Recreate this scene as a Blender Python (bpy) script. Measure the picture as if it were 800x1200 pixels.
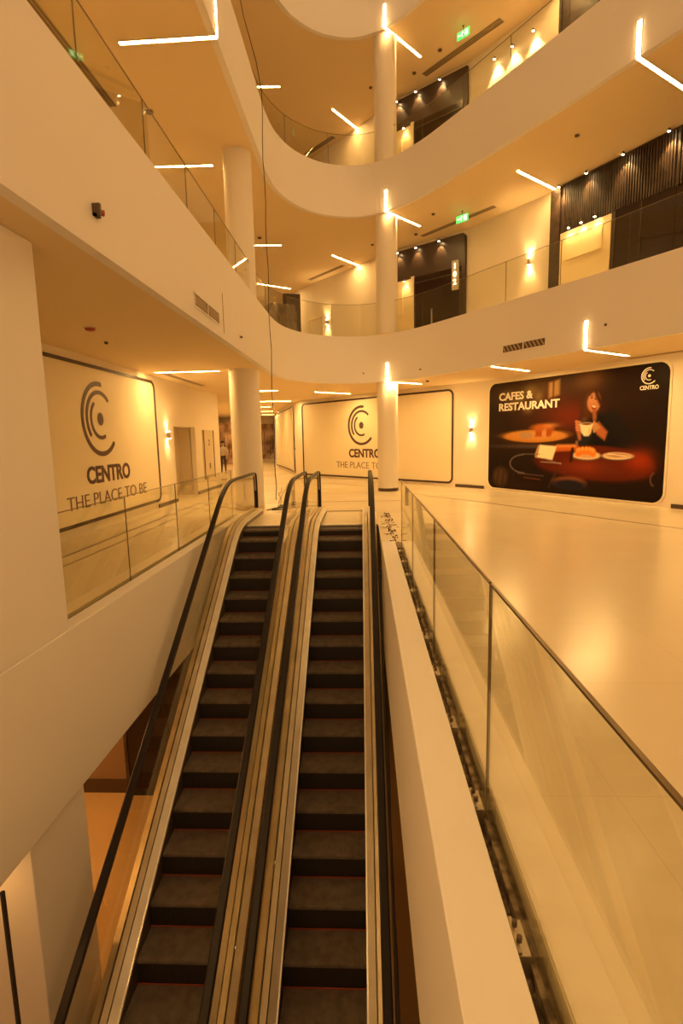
import bpy, bmesh, math, random
from math import sin, cos, tan, pi, radians, atan2, hypot, sqrt
from mathutils import Vector, Matrix, Euler
import numpy as np
random.seed(7)
SC = bpy.context.scene
COL = SC.collection
for o in list(bpy.data.objects): bpy.data.objects.remove(o)

# ------------------------------------------------------------------ camera
cam = bpy.data.cameras.new('camera'); CAM = bpy.data.objects.new('camera', cam); COL.objects.link(CAM)
cam.sensor_fit = 'VERTICAL'; cam.sensor_height = 36.0; cam.lens = 620.0/1200*36
r_ = Vector((0.99892, 0.04149, -0.02074)); u_ = Vector((0.01474, 0.13994, 0.99005)); f_ = Vector((-0.04398, 0.98929, -0.13917))
M = Matrix(((r_.x, u_.x, -f_.x, 0), (r_.y, u_.y, -f_.y, 0), (r_.z, u_.z, -f_.z, 1.75), (0, 0, 0, 1)))
CAM.matrix_world = M; cam.clip_start = 0.05; cam.clip_end = 200
SC.camera = CAM
# ------------------------------------------------------------------ world, exposure
W = bpy.data.worlds.new('world'); SC.world = W; W.use_nodes = True
bg = W.node_tree.nodes['Background']; bg.inputs[0].default_value = (1.0, 0.56, 0.22, 1); bg.inputs[1].default_value = 0.17
SC.view_settings.view_transform = 'Standard'; SC.view_settings.look = 'None'
SC.view_settings.gamma = 1; SC.view_settings.use_curve_mapping = False
SC.view_settings.exposure = 2.22
SC.cycles.transparent_max_bounces = 32
SC.cycles.max_bounces = 10
TUBE = 20.0            # strength of the linear lamps
WARM = (1.0, 0.60, 0.24)
SPOT = 1.0

# ------------------------------------------------------------------ materials
def mat(name, col, rough=.6, metal=0, spec=.5, emit=None, es=0, bump=None, var=None):
    m = bpy.data.materials.new(name); m.use_nodes = True; nt = m.node_tree; b = nt.nodes['Principled BSDF']
    b.inputs['Base Color'].default_value = (*col, 1); b.inputs['Roughness'].default_value = rough
    b.inputs['Metallic'].default_value = metal; b.inputs['Specular IOR Level'].default_value = spec
    if emit: b.inputs['Emission Color'].default_value = (*emit, 1); b.inputs['Emission Strength'].default_value = es
    tc = nt.nodes.new('ShaderNodeTexCoord')
    if var:
        scale, col2, lo, hi = var
        n = nt.nodes.new('ShaderNodeTexNoise'); n.inputs['Scale'].default_value = scale; n.inputs['Detail'].default_value = 6
        rp = nt.nodes.new('ShaderNodeValToRGB'); rp.color_ramp.elements[0].position = lo; rp.color_ramp.elements[1].position = hi
        rp.color_ramp.elements[0].color = (*col2, 1); rp.color_ramp.elements[1].color = (*col, 1)
        nt.links.new(tc.outputs['Object'], n.inputs['Vector']); nt.links.new(n.outputs[0], rp.inputs[0]); nt.links.new(rp.outputs[0], b.inputs['Base Color'])
    if bump:
        n2 = nt.nodes.new('ShaderNodeTexNoise'); n2.inputs['Scale'].default_value = bump[0]; n2.inputs['Detail'].default_value = 4
        bp = nt.nodes.new('ShaderNodeBump'); bp.inputs['Strength'].default_value = bump[1]; bp.inputs['Distance'].default_value = .02
        nt.links.new(tc.outputs['Object'], n2.inputs['Vector']); nt.links.new(n2.outputs[0], bp.inputs['Height']); nt.links.new(bp.outputs[0], b.inputs['Normal'])
    return m
def glass_mat(name, tint, refl=.62):
    m = bpy.data.materials.new(name); m.use_nodes = True; nt = m.node_tree; nt.nodes.clear()
    out = nt.nodes.new('ShaderNodeOutputMaterial'); mx = nt.nodes.new('ShaderNodeMixShader')
    tr = nt.nodes.new('ShaderNodeBsdfTransparent'); tr.inputs[0].default_value = (*tint, 1)
    gl = nt.nodes.new('ShaderNodeBsdfGlossy'); gl.inputs['Roughness'].default_value = 0.01; gl.inputs[0].default_value = (.95, .95, .9, 1)
    fr = nt.nodes.new('ShaderNodeFresnel'); fr.inputs[0].default_value = 1.45
    ge = nt.nodes.new('ShaderNodeNewGeometry'); mi = nt.nodes.new('ShaderNodeMapRange'); mi.inputs[3].default_value = 1.45; mi.inputs[4].default_value = 1/1.45
    nt.links.new(ge.outputs['Backfacing'], mi.inputs[0]); nt.links.new(mi.outputs[0], fr.inputs[0])
    ml = nt.nodes.new('ShaderNodeMath'); ml.operation = 'MULTIPLY'; ml.inputs[1].default_value = refl
    nt.links.new(fr.outputs[0], ml.inputs[0]); nt.links.new(ml.outputs[0], mx.inputs[0])
    nt.links.new(tr.outputs[0], mx.inputs[1]); nt.links.new(gl.outputs[0], mx.inputs[2]); nt.links.new(mx.outputs[0], out.inputs[0])
    return m
M_wall = mat('painted_wall', (.82, .73, .60), .75, bump=(6, .03))
M_ceil = mat('painted_ceiling', (.80, .64, .40), .8)
M_fascia = mat('painted_fascia', (.82, .77, .74), .6, bump=(3, .04))
M_col = mat('painted_column', (.82, .75, .66), .5)
def floor_material():
    m = mat('polished_stone', (.80, .70, .52), .16, spec=.45)
    nt = m.node_tree; b = nt.nodes['Principled BSDF']
    tc = nt.nodes.new('ShaderNodeTexCoord')
    n = nt.nodes.new('ShaderNodeTexNoise'); n.inputs['Scale'].default_value = .5; n.inputs['Detail'].default_value = 3; n.inputs['Distortion'].default_value = .3
    rp = nt.nodes.new('ShaderNodeValToRGB'); e = rp.color_ramp.elements
    e[0].position = .2; e[0].color = (.76, .655, .47, 1); e[1].position = .8; e[1].color = (.80, .70, .52, 1)
    br = nt.nodes.new('ShaderNodeTexBrick'); br.offset = 0; br.inputs['Scale'].default_value = 1; br.inputs['Brick Width'].default_value = 1.2; br.inputs['Row Height'].default_value = 1.2
    br.inputs['Mortar Size'].default_value = .003; br.inputs['Color1'].default_value = (1, 1, 1, 1); br.inputs['Color2'].default_value = (.985, .98, .97, 1); br.inputs['Mortar'].default_value = (.90, .87, .82, 1)
    mx = nt.nodes.new('ShaderNodeMixRGB'); mx.blend_type = 'MULTIPLY'; mx.inputs[0].default_value = 1
    L = nt.links.new
    L(tc.outputs['Object'], n.inputs['Vector']); L(n.outputs[0], rp.inputs[0]); L(tc.outputs['Object'], br.inputs['Vector'])
    L(rp.outputs[0], mx.inputs[1]); L(br.outputs[0], mx.inputs[2]); L(mx.outputs[0], b.inputs['Base Color'])
    n3 = nt.nodes.new('ShaderNodeTexNoise'); n3.inputs['Scale'].default_value = .7; n3.inputs['Detail'].default_value = 2
    mr = nt.nodes.new('ShaderNodeMapRange'); mr.inputs[3].default_value = .15; mr.inputs[4].default_value = .30
    L(tc.outputs['Object'], n3.inputs['Vector']); L(n3.outputs[0], mr.inputs[0]); L(mr.outputs[0], b.inputs['Roughness'])
    return m
M_floor = floor_material()
M_strip = mat('pale_floor_strip', (.82, .73, .58), .45, var=(5, (.74, .64, .48), .3, .6))
M_dirt = mat('dusty_channel', (.33, .25, .16), .9, var=(14, (.10, .07, .04), .4, .6), bump=(30, .6))
M_dark = mat('dark_brown_stone', (.075, .042, .026), .28)
M_inlay = mat('dark_inlay', (.22, .15, .09), .3)
M_line = mat('board_trim_brown', (.05, .022, .018), .45)
M_glass = glass_mat('balustrade_glass', (.955, .955, .90))
M_glass2 = glass_mat('escalator_glass', (.965, .955, .90))
M_edge = mat('glass_edge', (.16, .12, .06), .25)
M_cap = mat('rail_cap', (.22, .16, .09), .3, metal=.8)
M_rubber = mat('handrail_rubber', (.016, .010, .008), .5, spec=.3, var=(40, (.04, .03, .022), .3, .34))
M_alu = mat('aluminium_deck', (.66, .60, .50), .38, metal=.55, var=(3, (.52, .46, .36), .3, .7))
M_alu2 = mat('brushed_deck', (.60, .50, .34), .42, metal=.55, var=(4, (.46, .38, .25), .3, .7))
M_white = mat('bright_edge', (.85, .82, .76), .3, metal=.3)
M_skirt = mat('skirt_steel', (.20, .16, .11), .35, metal=.7)
def step_material():
    m = mat('step_tread', (.21, .165, .13), .6, metal=.1, var=(9, (.14, .11, .085), .35, .65))
    nt = m.node_tree; b = nt.nodes['Principled BSDF']; tc = nt.nodes.new('ShaderNodeTexCoord')
    w = nt.nodes.new('ShaderNodeTexWave'); w.wave_type = 'BANDS'; w.bands_direction = 'X'; w.inputs['Scale'].default_value = 18
    bp = nt.nodes.new('ShaderNodeBump'); bp.inputs['Strength'].default_value = .7; bp.inputs['Distance'].default_value = .01
    nt.links.new(tc.outputs['Object'], w.inputs['Vector']); nt.links.new(w.outputs[0], bp.inputs['Height']); nt.links.new(bp.outputs[0], b.inputs['Normal'])
    return m
M_tread = step_material()
M_riser = mat('step_riser', (.020, .013, .009), .6)
M_red = mat('painted_gap_glow', (.30, .06, .03), .5)
M_comb = mat('landing_plate', (.62, .54, .40), .4, metal=.4, bump=(80, .15))
M_truss = mat('escalator_cladding', (.42, .33, .22), .5)
M_tube = mat('lamp_diffuser', (1, .9, .7), .5, emit=(1.0, .60, .20), es=TUBE)
M_tube1 = mat('lamp_diffuser_lower', (1, .9, .7), .5, emit=(1.0, .60, .20), es=TUBE*2.05)
M_tube3 = mat('lamp_diffuser_upper', (1, .9, .7), .5, emit=(1.0, .60, .20), es=TUBE*.95)
M_house = mat('lamp_housing', (.75, .65, .5), .5)
M_bulb = mat('spot_bulb', (1, .9, .7), .5, emit=(1.0, .70, .32), es=30)
M_lens = mat('downlight_lens', (1, .9, .7), .5, emit=(1.0, .60, .20), es=3)
M_leg = mat('upright_lamp_diffuser', (1, .9, .7), .5, emit=(1.0, .62, .25), es=9)
M_dot = mat('device_dark', (.10, .06, .035), .5)
M_reddev = mat('device_red', (.40, .06, .03), .4)
M_ivory = mat('device_ivory', (.62, .52, .38), .5)
M_board = mat('hoarding_board', (.84, .74, .54), .55)
M_print = mat('brown_print', (.085, .035, .028), .5)
M_thin = mat('thin_brown_print', (.20, .12, .07), .5)
M_slot = mat('slot_diffuser', (.16, .11, .06), .6)
M_slotf = mat('slot_fin', (.50, .38, .24), .5)
M_steel = mat('brushed_steel', (.5, .44, .34), .35, metal=.8)
M_cable = mat('black_cable', (.035, .025, .02), .6)
M_wood = mat('dark_slat_wood', (.060, .036, .022), .45, var=(6, (.035, .02, .013), .4, .6))
M_darkpanel = mat('dark_portal', (.045, .026, .018), .4)
M_shop = mat('shopfront_glass', (.020, .010, .008), .22, spec=.35)
M_cream = mat('cream_panel', (.80, .66, .40), .5)
M_exit = mat('exit_green', (.03, .4, .09), .4, emit=(.10, .65, .12), es=.35)
M_exitw = mat('exit_white', (.9, .9, .8), .4, emit=(.8, 1, .5), es=.5)
M_letw = mat('poster_white', (.86, .82, .72), .5)
M_paper = mat('poster_margin', (.86, .78, .60), .5)
M_nicheback = mat('niche_paint', (.66, .55, .38), .7)
M_signlit = mat('number_plate', (.30, .19, .06), .4, emit=(1, .6, .18), es=.05)
M_signnum = mat('number_lit', (1, .9, .6), .4, emit=(1, .8, .4), es=.8)
M_wrap = mat('plastic_wrap', (.20, .14, .08), .12, spec=.9, bump=(9, 1.0))
M_skin = mat('skin', (.45, .26, .16), .6); M_cloth_l = mat('pale_shirt', (.50, .42, .33), .8); M_cloth_d = mat('dark_trousers', (.04, .03, .04), .8); M_hair = mat('dark_hair', (.02, .014, .01), .6)
M_debris = mat('rubble', (.30, .22, .13), .9, var=(20, (.12, .08, .05), .4, .6))

# ------------------------------------------------------------------ mesh helpers
class MB:
    def __init__(s): s.bm = bmesh.new(); s.mi = 0
    def quad(s, pts):
        f = s.bm.faces.new([s.bm.verts.new(p) for p in pts]); f.material_index = s.mi; return f
    def box(s, x0, x1, y0, y1, z0, z1, mi=None):
        v = [s.bm.verts.new(p) for p in [(x0,y0,z0),(x1,y0,z0),(x1,y1,z0),(x0,y1,z0),(x0,y0,z1),(x1,y0,z1),(x1,y1,z1),(x0,y1,z1)]]
        for q in [(0,3,2,1),(4,5,6,7),(0,1,5,4),(1,2,6,5),(2,3,7,6),(3,0,4,7)]:
            f = s.bm.faces.new([v[i] for i in q]); f.material_index = s.mi if mi is None else mi
        return s
    def obox(s, c, half, rz=0, R=None):
        R = R or Euler((0, 0, rz)).to_matrix(); c = Vector(c); vs = []
        for z in (-1, 1):
            for x, y in ((-1,-1),(1,-1),(1,1),(-1,1)):
                vs.append(s.bm.verts.new(c + R @ Vector((x*half[0], y*half[1], z*half[2]))))
        for q in [(0,3,2,1),(4,5,6,7),(0,1,5,4),(1,2,6,5),(2,3,7,6),(3,0,4,7)]:
            f = s.bm.faces.new([vs[i] for i in q]); f.material_index = s.mi
        return s
    def prism(s, poly, z0, z1, axis='z'):
        def P(a, b, c):
            return (a, b, c) if axis == 'z' else (a, c, b)        # axis 'y': poly in x,z ; c = y
        lo = [s.bm.verts.new(P(a, b, z0)) for a, b in poly]; hi = [s.bm.verts.new(P(a, b, z1)) for a, b in poly]
        n = len(poly)
        for f in (s.bm.faces.new(lo[::-1]), s.bm.faces.new(hi)): f.material_index = s.mi
        for i in range(n):
            f = s.bm.faces.new([lo[i], lo[(i+1) % n], hi[(i+1) % n], hi[i]]); f.material_index = s.mi
        return s
    def strip(s, path, off0, off1, z0, z1, close=False):
        """vertical band along a plan path, between two sideways offsets"""
        A = offset(path, off0); B = offset(path, off1); n = len(path)
        rings = []
        for a, b in zip(A, B):
            rings.append([s.bm.verts.new((a[0], a[1], z0)), s.bm.verts.new((b[0], b[1], z0)), s.bm.verts.new((b[0], b[1], z1)), s.bm.verts.new((a[0], a[1], z1))])
        s._skin(rings); return s
    def _skin(s, rings, cap=True):
        m = len(rings[0])
        for i in range(len(rings)-1):
            for j in range(m):
                f = s.bm.faces.new([rings[i][j], rings[i][(j+1) % m], rings[i+1][(j+1) % m], rings[i+1][j]]); f.material_index = s.mi
        if cap:
            for f in (s.bm.faces.new(rings[0][::-1]), s.bm.faces.new(rings[-1])): f.material_index = s.mi
    def sweep_x(s, path, sec):
        """path: (y,z) points; sec: (x, n) points, n measured along the path's in-plane normal"""
        rings = []; n = len(path)
        for i, (y, z) in enumerate(path):
            a = path[max(i-1, 0)]; b = path[min(i+1, n-1)]; t = Vector((b[0]-a[0], b[1]-a[1])).normalized(); nn = Vector((-t.y, t.x))
            rings.append([s.bm.verts.new((x, y + nn.x*h, z + nn.y*h)) for x, h in sec])
        s._skin(rings); return s
    def tube(s, pts, r, seg=8):
        pts = [Vector(p) for p in pts]; rings = []; n = len(pts); prev = None
        for i, p in enumerate(pts):
            t = (pts[min(i+1, n-1)] - pts[max(i-1, 0)]).normalized()
            if prev is None:
                a = Vector((0, 0, 1)) if abs(t.z) < .9 else Vector((1, 0, 0)); prev = t.cross(a).normalized()
            prev = (prev - t*prev.dot(t)).normalized(); b = t.cross(prev)
            rr = r[i] if isinstance(r, (list, tuple)) else r
            rings.append([s.bm.verts.new(p + (prev*cos(2*pi*k/seg) + b*sin(2*pi*k/seg))*rr) for k in range(seg)])
        s._skin(rings); return s
    def lathe(s, c, prof, seg=48):
        rings = []
        for rr, z in prof:
            rings.append([s.bm.verts.new((c[0]+rr*cos(2*pi*k/seg), c[1]+rr*sin(2*pi*k/seg), c[2]+z)) for k in range(seg)])
        s._skin(rings); return s
    def build(s, name, mats, parent=None, smooth=False, bevel=0, **kw):
        bmesh.ops.recalc_face_normals(s.bm, faces=s.bm.faces)
        me = bpy.data.meshes.new(name); s.bm.to_mesh(me); s.bm.free()
        for m in (mats if isinstance(mats, (list, tuple)) else [mats]): me.materials.append(m)
        if smooth:
            for p in me.polygons: p.use_smooth = True
        o = bpy.data.objects.new(name, me); COL.objects.link(o)
        if smooth: 
            md = o.modifiers.new('edge', 'EDGE_SPLIT'); md.split_angle = radians(35)
        if bevel:
            md = o.modifiers.new('bevel', 'BEVEL'); md.width = bevel; md.segments = 2; md.limit_method = 'ANGLE'
        if parent: o.parent = parent
        return tag(o, **kw)
def tag(o, label=None, cat=None, group=None, kind=None):
    if label: o['label'] = label
    if cat: o['category'] = cat
    if group: o['group'] = group
    if kind: o['kind'] = kind
    return o
def thing(name, label, cat, loc=(0,0,0), rz=0, group=None):
    o = bpy.data.objects.new(name, None); o.empty_display_size = .1; COL.objects.link(o); o.location = loc; o.rotation_euler = (0, 0, rz)
    return tag(o, label, cat, group)
def struct(o): o['kind'] = 'structure'; return o
def offset(path, d):
    """shift a plan polyline sideways; positive = to the left of travel"""
    if d == 0: return [tuple(p[:2]) for p in path]
    out = []; n = len(path)
    for i in range(n):
        p = Vector(path[i][:2]); ns = []
        if i > 0: t = (p - Vector(path[i-1][:2])).normalized(); ns.append(Vector((-t.y, t.x)))
        if i < n-1: t = (Vector(path[i+1][:2]) - p).normalized(); ns.append(Vector((-t.y, t.x)))
        nn = sum(ns, Vector((0, 0))).normalized(); k = 1/max(.5, nn.dot(ns[0]))
        q = p + nn*d*k; out.append((q.x, q.y))
    return out
def catmull(pts, n=6):
    out = []; P = [Vector(p) for p in pts]; P = [2*P[0]-P[1]] + P + [2*P[-1]-P[-2]]
    for i in range(1, len(P)-2):
        for k in range(n):
            t = k/n; a, b, c, d = P[i-1:i+3]
            out.append(tuple(.5*((2*b) + (c-a)*t + (2*a-5*b+4*c-d)*t*t + (3*b-a-3*c+d)*t**3)))
    out.append(tuple(P[-2])); return out
def text_mesh(name, s, size, material, parent, x, y, z, width=None, bold=0.0, align='LEFT', thick=.004):
    """letters in the parent's x/z plane facing -y"""
    cu = bpy.data.curves.new(name, 'FONT'); cu.body = s; cu.size = size; cu.offset = bold; cu.extrude = thick; cu.align_x = align; cu.resolution_u = 3
    t = bpy.data.objects.new(name, cu); COL.objects.link(t)
    dg = bpy.context.evaluated_depsgraph_get(); me = bpy.data.meshes.new_from_object(t.evaluated_get(dg))
    bpy.data.objects.remove(t)
    xs = [v.co.x for v in me.vertices]; sx = width/(max(xs)-min(xs)) if width else 1
    x0 = min(xs) if align == 'LEFT' else (min(xs)+max(xs))/2
    for v in me.vertices:
        X, Y, Z = v.co; v.co = ((X-x0)*sx + x, -Z + y, Y + z)
    me.materials.clear(); me.materials.append(material); me.name = name
    o = bpy.data.objects.new(name, me); COL.objects.link(o); o.parent = parent; return o

# ------------------------------------------------------------------ the building's plan (metres; z = 0 is the floor at the top of the escalators)
CEIL = [3.45, 8.40, 13.30]; TOP = [4.88, 9.84, 14.75]
VOID = [(-2.35, -4.0), (-2.35, 4.0), (-2.35, 9.0), (-2.35, 12.6)] + catmull([(-2.35, 13.4), (-2.34, 14.3), (-2.22, 15.3), (-1.85, 16.2), (-1.25, 16.85), (-.6, 17.15), (0, 17.2), (.6, 17.0), (1.15, 16.6), (1.73, 15.95), (2.2, 15.25), (2.75, 14.4)], 5) + [(4.15, 12.2), (5.5, 9.95), (9.0, 4.2), (13.6, -3.5)]
W2 = [(15.6, -2.0), (12.0, 5.1), (9.5, 9.2), (7.14, 13.06), (5.4, 16.0), (3.49, 18.5), (1.35, 20.18), (-2.12, 24.03), (-3.5, 26), (-5.6, 34), (-6.4, 42)]
W1 = [(15.6, -2.2), (9.4, 8.2), (6.95, 12.35), (3.94, 17.3), (3.1, 18.25), (-2.8, 24.3), (-3.3, 25.6), (-4.2, 29.0), (-5.6, 34), (-7.0, 42.6)]
# void is on the right-hand side of travel along VOID (going up the left, round, down the right); solid is to the left
def ring_poly(off):
    return offset(VOID, off) + [(15.8, -4.0), (15.8, 44), (-12.5, 44), (-12.5, -4.0)]
for k, z in enumerate(CEIL):
    struct(MB().prism(ring_poly(.12), z, z+.06).build('ceiling' if k == 0 else 'ceiling', M_ceil))
for k, z in enumerate(TOP[:2]):
    struct(MB().prism(ring_poly(.12), z-.10, z-.04).build('floor', M_floor))
for k in range(3):
    struct(MB().strip(VOID, 0, .12, CEIL[k]-.002, TOP[k]).build('trim_%d' % (k+1), M_fascia, smooth=True))
# floor at the top of the escalators, with the escalator void and the glass channels cut out
fl = [(-12.5, -4.0), (-3.08, -4.0), (-3.08, 12.3), (-2.72, 12.3), (.27, 12.3), (.27, 8.72), (.60, 8.72), (.60, -4.0), (15.8, -4.0), (15.8, 44), (-12.5, 44)]
struct(MB().prism(fl, -.16, 0).build('floor', M_floor))
struct(MB().prism([(-12.5, -4.0), (-2.80, -4.0), (-2.80, 12.5), (.46, 12.5), (.46, -4.0), (15.8, -4.0), (15.8, 44), (-12.5, 44)], -1.55, -1.50).build('ceiling', M_ceil))
# parapets round the escalator void
b = MB(); b.box(.27, .495, -4, 8.72, -1.55, .02); struct(b.build('trim_4', M_fascia, bevel=.006))
b = MB(); b.box(-2.96, -2.78, -4, 12.25, -1.55, .02); struct(b.build('trim_5', M_fascia, bevel=.006))
b = MB(); b.box(-2.78, .27, 12.42, 12.5, -1.5, -.17); struct(b.build('trim_6', M_fascia))
b = MB(); b.box(.495, .60, -4, 8.72, -.14, -.10); b.box(-3.08, -2.96, -4, 12.3, -.14, -.06); struct(b.build('trim_7', M_dirt))
b = MB(); b.box(.605, .76, -4, 8.72, .0, .012); struct(b.build('trim_8', M_strip))  # thin pale strip on the floor along the right glass
# walls
for k, (z0, z1) in enumerate([(TOP[0]-.05, CEIL[1]), (TOP[1]-.05, CEIL[2])]):
    struct(MB().strip(W2, 0, -.15, z0, z1).build('wall_right', M_wall))
    b = MB(); b.box(-5.60, -5.45, -4, 21, z0, z1); b.box(-12, -5.6, 20.9, 21, z0, z1); b.box(-12.4, -6.4, 42, 42.1, z0, z1); struct(b.build('wall_left', M_wall))
struct(MB().strip(W1, 0, -.15, 0, CEIL[0]).build('wall_right', M_wall))
# left wall at this floor with a door niche
b = MB()
b.box(-5.62, -5.45, -4, 15.16, 0, 3.45); b.box(-5.62, -5.45, 15.16, 17.1, 2.18, 3.45); b.box(-5.62, -5.45, 17.1, 20.0, 0, 3.45)
b.box(-9.5, -5.62, 19.9, 20.0, 0, 3.45); struct(b.build('wall_left', M_wall))
b = MB(); b.box(-6.05, -6.0, 15.0, 17.3, 0, 2.3); b.box(-6.0, -5.6, 15.08, 15.16, 0, 2.2); b.box(-6.0, -5.6, 17.1, 17.18, 0, 2.2); b.box(-6.0, -5.62, 15.1, 17.15, 2.16, 2.22)
struct(b.build('door_1', M_nicheback))
b = MB(); b.box(-12.4, -7.0, 42.0, 42.1, 0, 3.45); struct(b.build('wall_back', M_wall))
b = MB(); b.box(-12.5, -12.4, -4, 44, 0, 3.45); struct(b.build('wall_left', M_wall))
# baseboards in dark stone between the boards
A1 = Vector((6.95, 12.35)); B1 = Vector((3.94, 17.3))
b = MB(); b.strip([(3.90, 17.36), (3.12, 18.22)], .0, .025, 0, .10); struct(b.build('baseboard_right', M_dark))
b = MB(); b.strip([(9.4, 8.2), (6.99, 12.28)], .0, .025, 0, .10); struct(b.build('baseboard_right', M_dark))
b = MB(); b.box(-5.45, -5.425, 13.7, 15.16, 0, .1); b.box(-5.45, -5.425, 17.1, 20.0, 0, .1); b.box(-5.45, -5.425, -4, 8.7, 0, .1); struct(b.build('baseboard_left', M_dark))
# dark inlay lines in the floor
b = MB(); b.strip([(7.6, 6.6), (2.66, 14.62), (1.9, 15.6), (.6, 18.6), (-2.4, 21.6), (-4.2, 25.5), (-6.6, 38)], .0, .05, 0, .004); struct(b.build('trim_9', M_inlay))
b = MB(); b.box(-4.72, -4.66, -4, 20.4, 0, .004); b.box(-4.35, -4.31, -4, 20.4, 0, .004); b.box(-4.72, 1.1, 14.5, 14.54, 0, .004); struct(b.build('trim_10', M_inlay))
# floor below
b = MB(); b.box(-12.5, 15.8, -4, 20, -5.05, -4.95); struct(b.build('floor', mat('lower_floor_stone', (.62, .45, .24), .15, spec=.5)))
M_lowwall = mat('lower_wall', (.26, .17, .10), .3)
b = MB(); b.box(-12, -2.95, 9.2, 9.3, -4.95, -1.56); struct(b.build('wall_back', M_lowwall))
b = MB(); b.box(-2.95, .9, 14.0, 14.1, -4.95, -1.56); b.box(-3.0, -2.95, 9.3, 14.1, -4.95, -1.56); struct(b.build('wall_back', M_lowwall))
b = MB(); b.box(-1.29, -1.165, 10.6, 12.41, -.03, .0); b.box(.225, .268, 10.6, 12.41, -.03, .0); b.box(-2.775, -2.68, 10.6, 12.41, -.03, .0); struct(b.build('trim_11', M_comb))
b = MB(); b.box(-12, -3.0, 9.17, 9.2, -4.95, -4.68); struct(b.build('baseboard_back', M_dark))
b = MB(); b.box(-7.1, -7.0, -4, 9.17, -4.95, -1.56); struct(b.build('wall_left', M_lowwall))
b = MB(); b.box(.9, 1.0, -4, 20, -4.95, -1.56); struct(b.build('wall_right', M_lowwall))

# ------------------------------------------------------------------ columns
def column(x, y, z0, z1, r, label, base=False):
    t = thing('column', label, 'column', (x, y, z0), 0, None)
    h = z1-z0
    b = MB(); b.lathe((0, 0, 0), [(r, 0), (r, h)], 64); b.build('shaft', M_col, t, smooth=True)
    b = MB(); b.lathe((0, 0, 0), [(r+.006, 0), (r+.006, .10), (r, .10)], 64)
    b.build('base_band', M_dark if base else M_cream, t, smooth=True)
    return t
column(.78, 17.35, 0, 3.45, .33, 'round white column in front of the wide logo board', True)
column(.79, 17.35, TOP[0]-.04, 8.40, .33, 'round white column on the middle balcony, above the logo board')
column(.79, 17.35, TOP[1]-.04, 13.3, .33, 'round white column on the uppermost balcony under the curved ceiling edge')
column(-2.93, 13.3, 0, 3.45, .37, 'thick white column behind the left escalator top, left of the hanging cable')
column(-2.88, 13.35, TOP[0]-.04, 8.40, .33, 'white column on the middle balcony at far left behind glass')
b = MB(); b.box(-3.75, -2.79, 3.0, 4.66, .021, 3.449); b.build('pillar', M_fascia, bevel=.01, label='large square plastered pillar at the left edge of the picture', cat='pillar')
b = MB(); b.box(-3.75, -2.83, 3.87, 4.72, -4.949, -1.551); b.build('pillar', M_fascia, bevel=.01, label='square pillar on the lower floor under the left balcony edge', cat='pillar')

# ------------------------------------------------------------------ glass balustrades
def glass_run(name, path, seglen, z0, h, label, turn=0.0, rail=.007, parts_cap=True):
    """panels along a plan path; each panel a child; a slim cap follows the top"""
    t = thing(name, label, 'balustrade', (path[0][0], path[0][1], z0))
    ox, oy = path[0]
    P = [Vector((p[0]-ox, p[1]-oy)) for p in path]
    # resample by length
    d = [0]
    for a, c in zip(P, P[1:]): d.append(d[-1]+(c-a).length)
    def at(s):
        for i in range(len(P)-1):
            if s <= d[i+1]+1e-6: return P[i].lerp(P[i+1], max(0, min(1, (s-d[i])/(d[i+1]-d[i]))))
        return P[-1]
    n = max(1, round(d[-1]/seglen)); L = d[-1]/n
    for k in range(n):
        s0 = k*L+.004; s1 = (k+1)*L-.004
        ss = [s0] + [x for x in d if s0+.05 < x < s1-.05] + [s1]; pts = [tuple(at(s)) for s in ss]
        if turn and len(pts) == 2:
            a, c = Vector(pts[0]), Vector(pts[1]); w = (random.random()-.5)*turn; nn = Vector((-(c-a).y, (c-a).x)).normalized(); pts = [tuple(a+nn*w), tuple(c-nn*w)]
        g = MB().strip(pts, -.0045, .0045, 0, h).build('glass_panel', M_glass, t, smooth=True)
        for q, w in ((pts[0], pts[1]), (pts[-1], pts[-2])):
            MB().obox((q[0], q[1], h/2), (.0015, .005, h/2), atan2(w[1]-q[1], w[0]-q[0])).build('edge', M_edge, g)
    MB().strip([tuple(p) for p in P], -rail, rail, h, h+.008).build('rail_cap', M_cap, t, smooth=True)
    low = z0 < 1
    MB().strip([tuple(p) for p in P], *((-.011, .011, -.035, .012) if low else (-.02, .02, -.03, .035))).build('base_shoe', M_dirt if low else M_steel, t, smooth=True)
    return t
glass_run('glass_balustrade', [(.555, -3.9+.3), (.555, 2.32), (.555, 8.0)][1:], 1.66, -.06, 1.15, 'long clear glass balustrade beside the parapet on the right of the escalators, far stretch', turn=.012)
glass_run('glass_balustrade', [(.555, -3.0), (.555, 2.30)], 2.65, -.06, 1.15, 'nearest pane of the clear glass balustrade at lower right', turn=.006)
glass_run('glass_balustrade', [(-3.02, 4.7), (-3.02, 11.9)], 1.8, -.03, 1.10, 'low clear glass balustrade in front of the left logo board')
gp = offset(VOID, .30)
iy = [i for i, p in enumerate(gp) if p[1] > -3.5]
glass_run('glass_balustrade', gp[:-1], 1.55, TOP[0]-.04, 1.06, 'curved clear glass balustrade of the middle balcony')
glass_run('glass_balustrade', gp[:-1], 1.55, TOP[1]-.04, 1.04, 'curved clear glass balustrade of the uppermost balcony')
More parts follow.
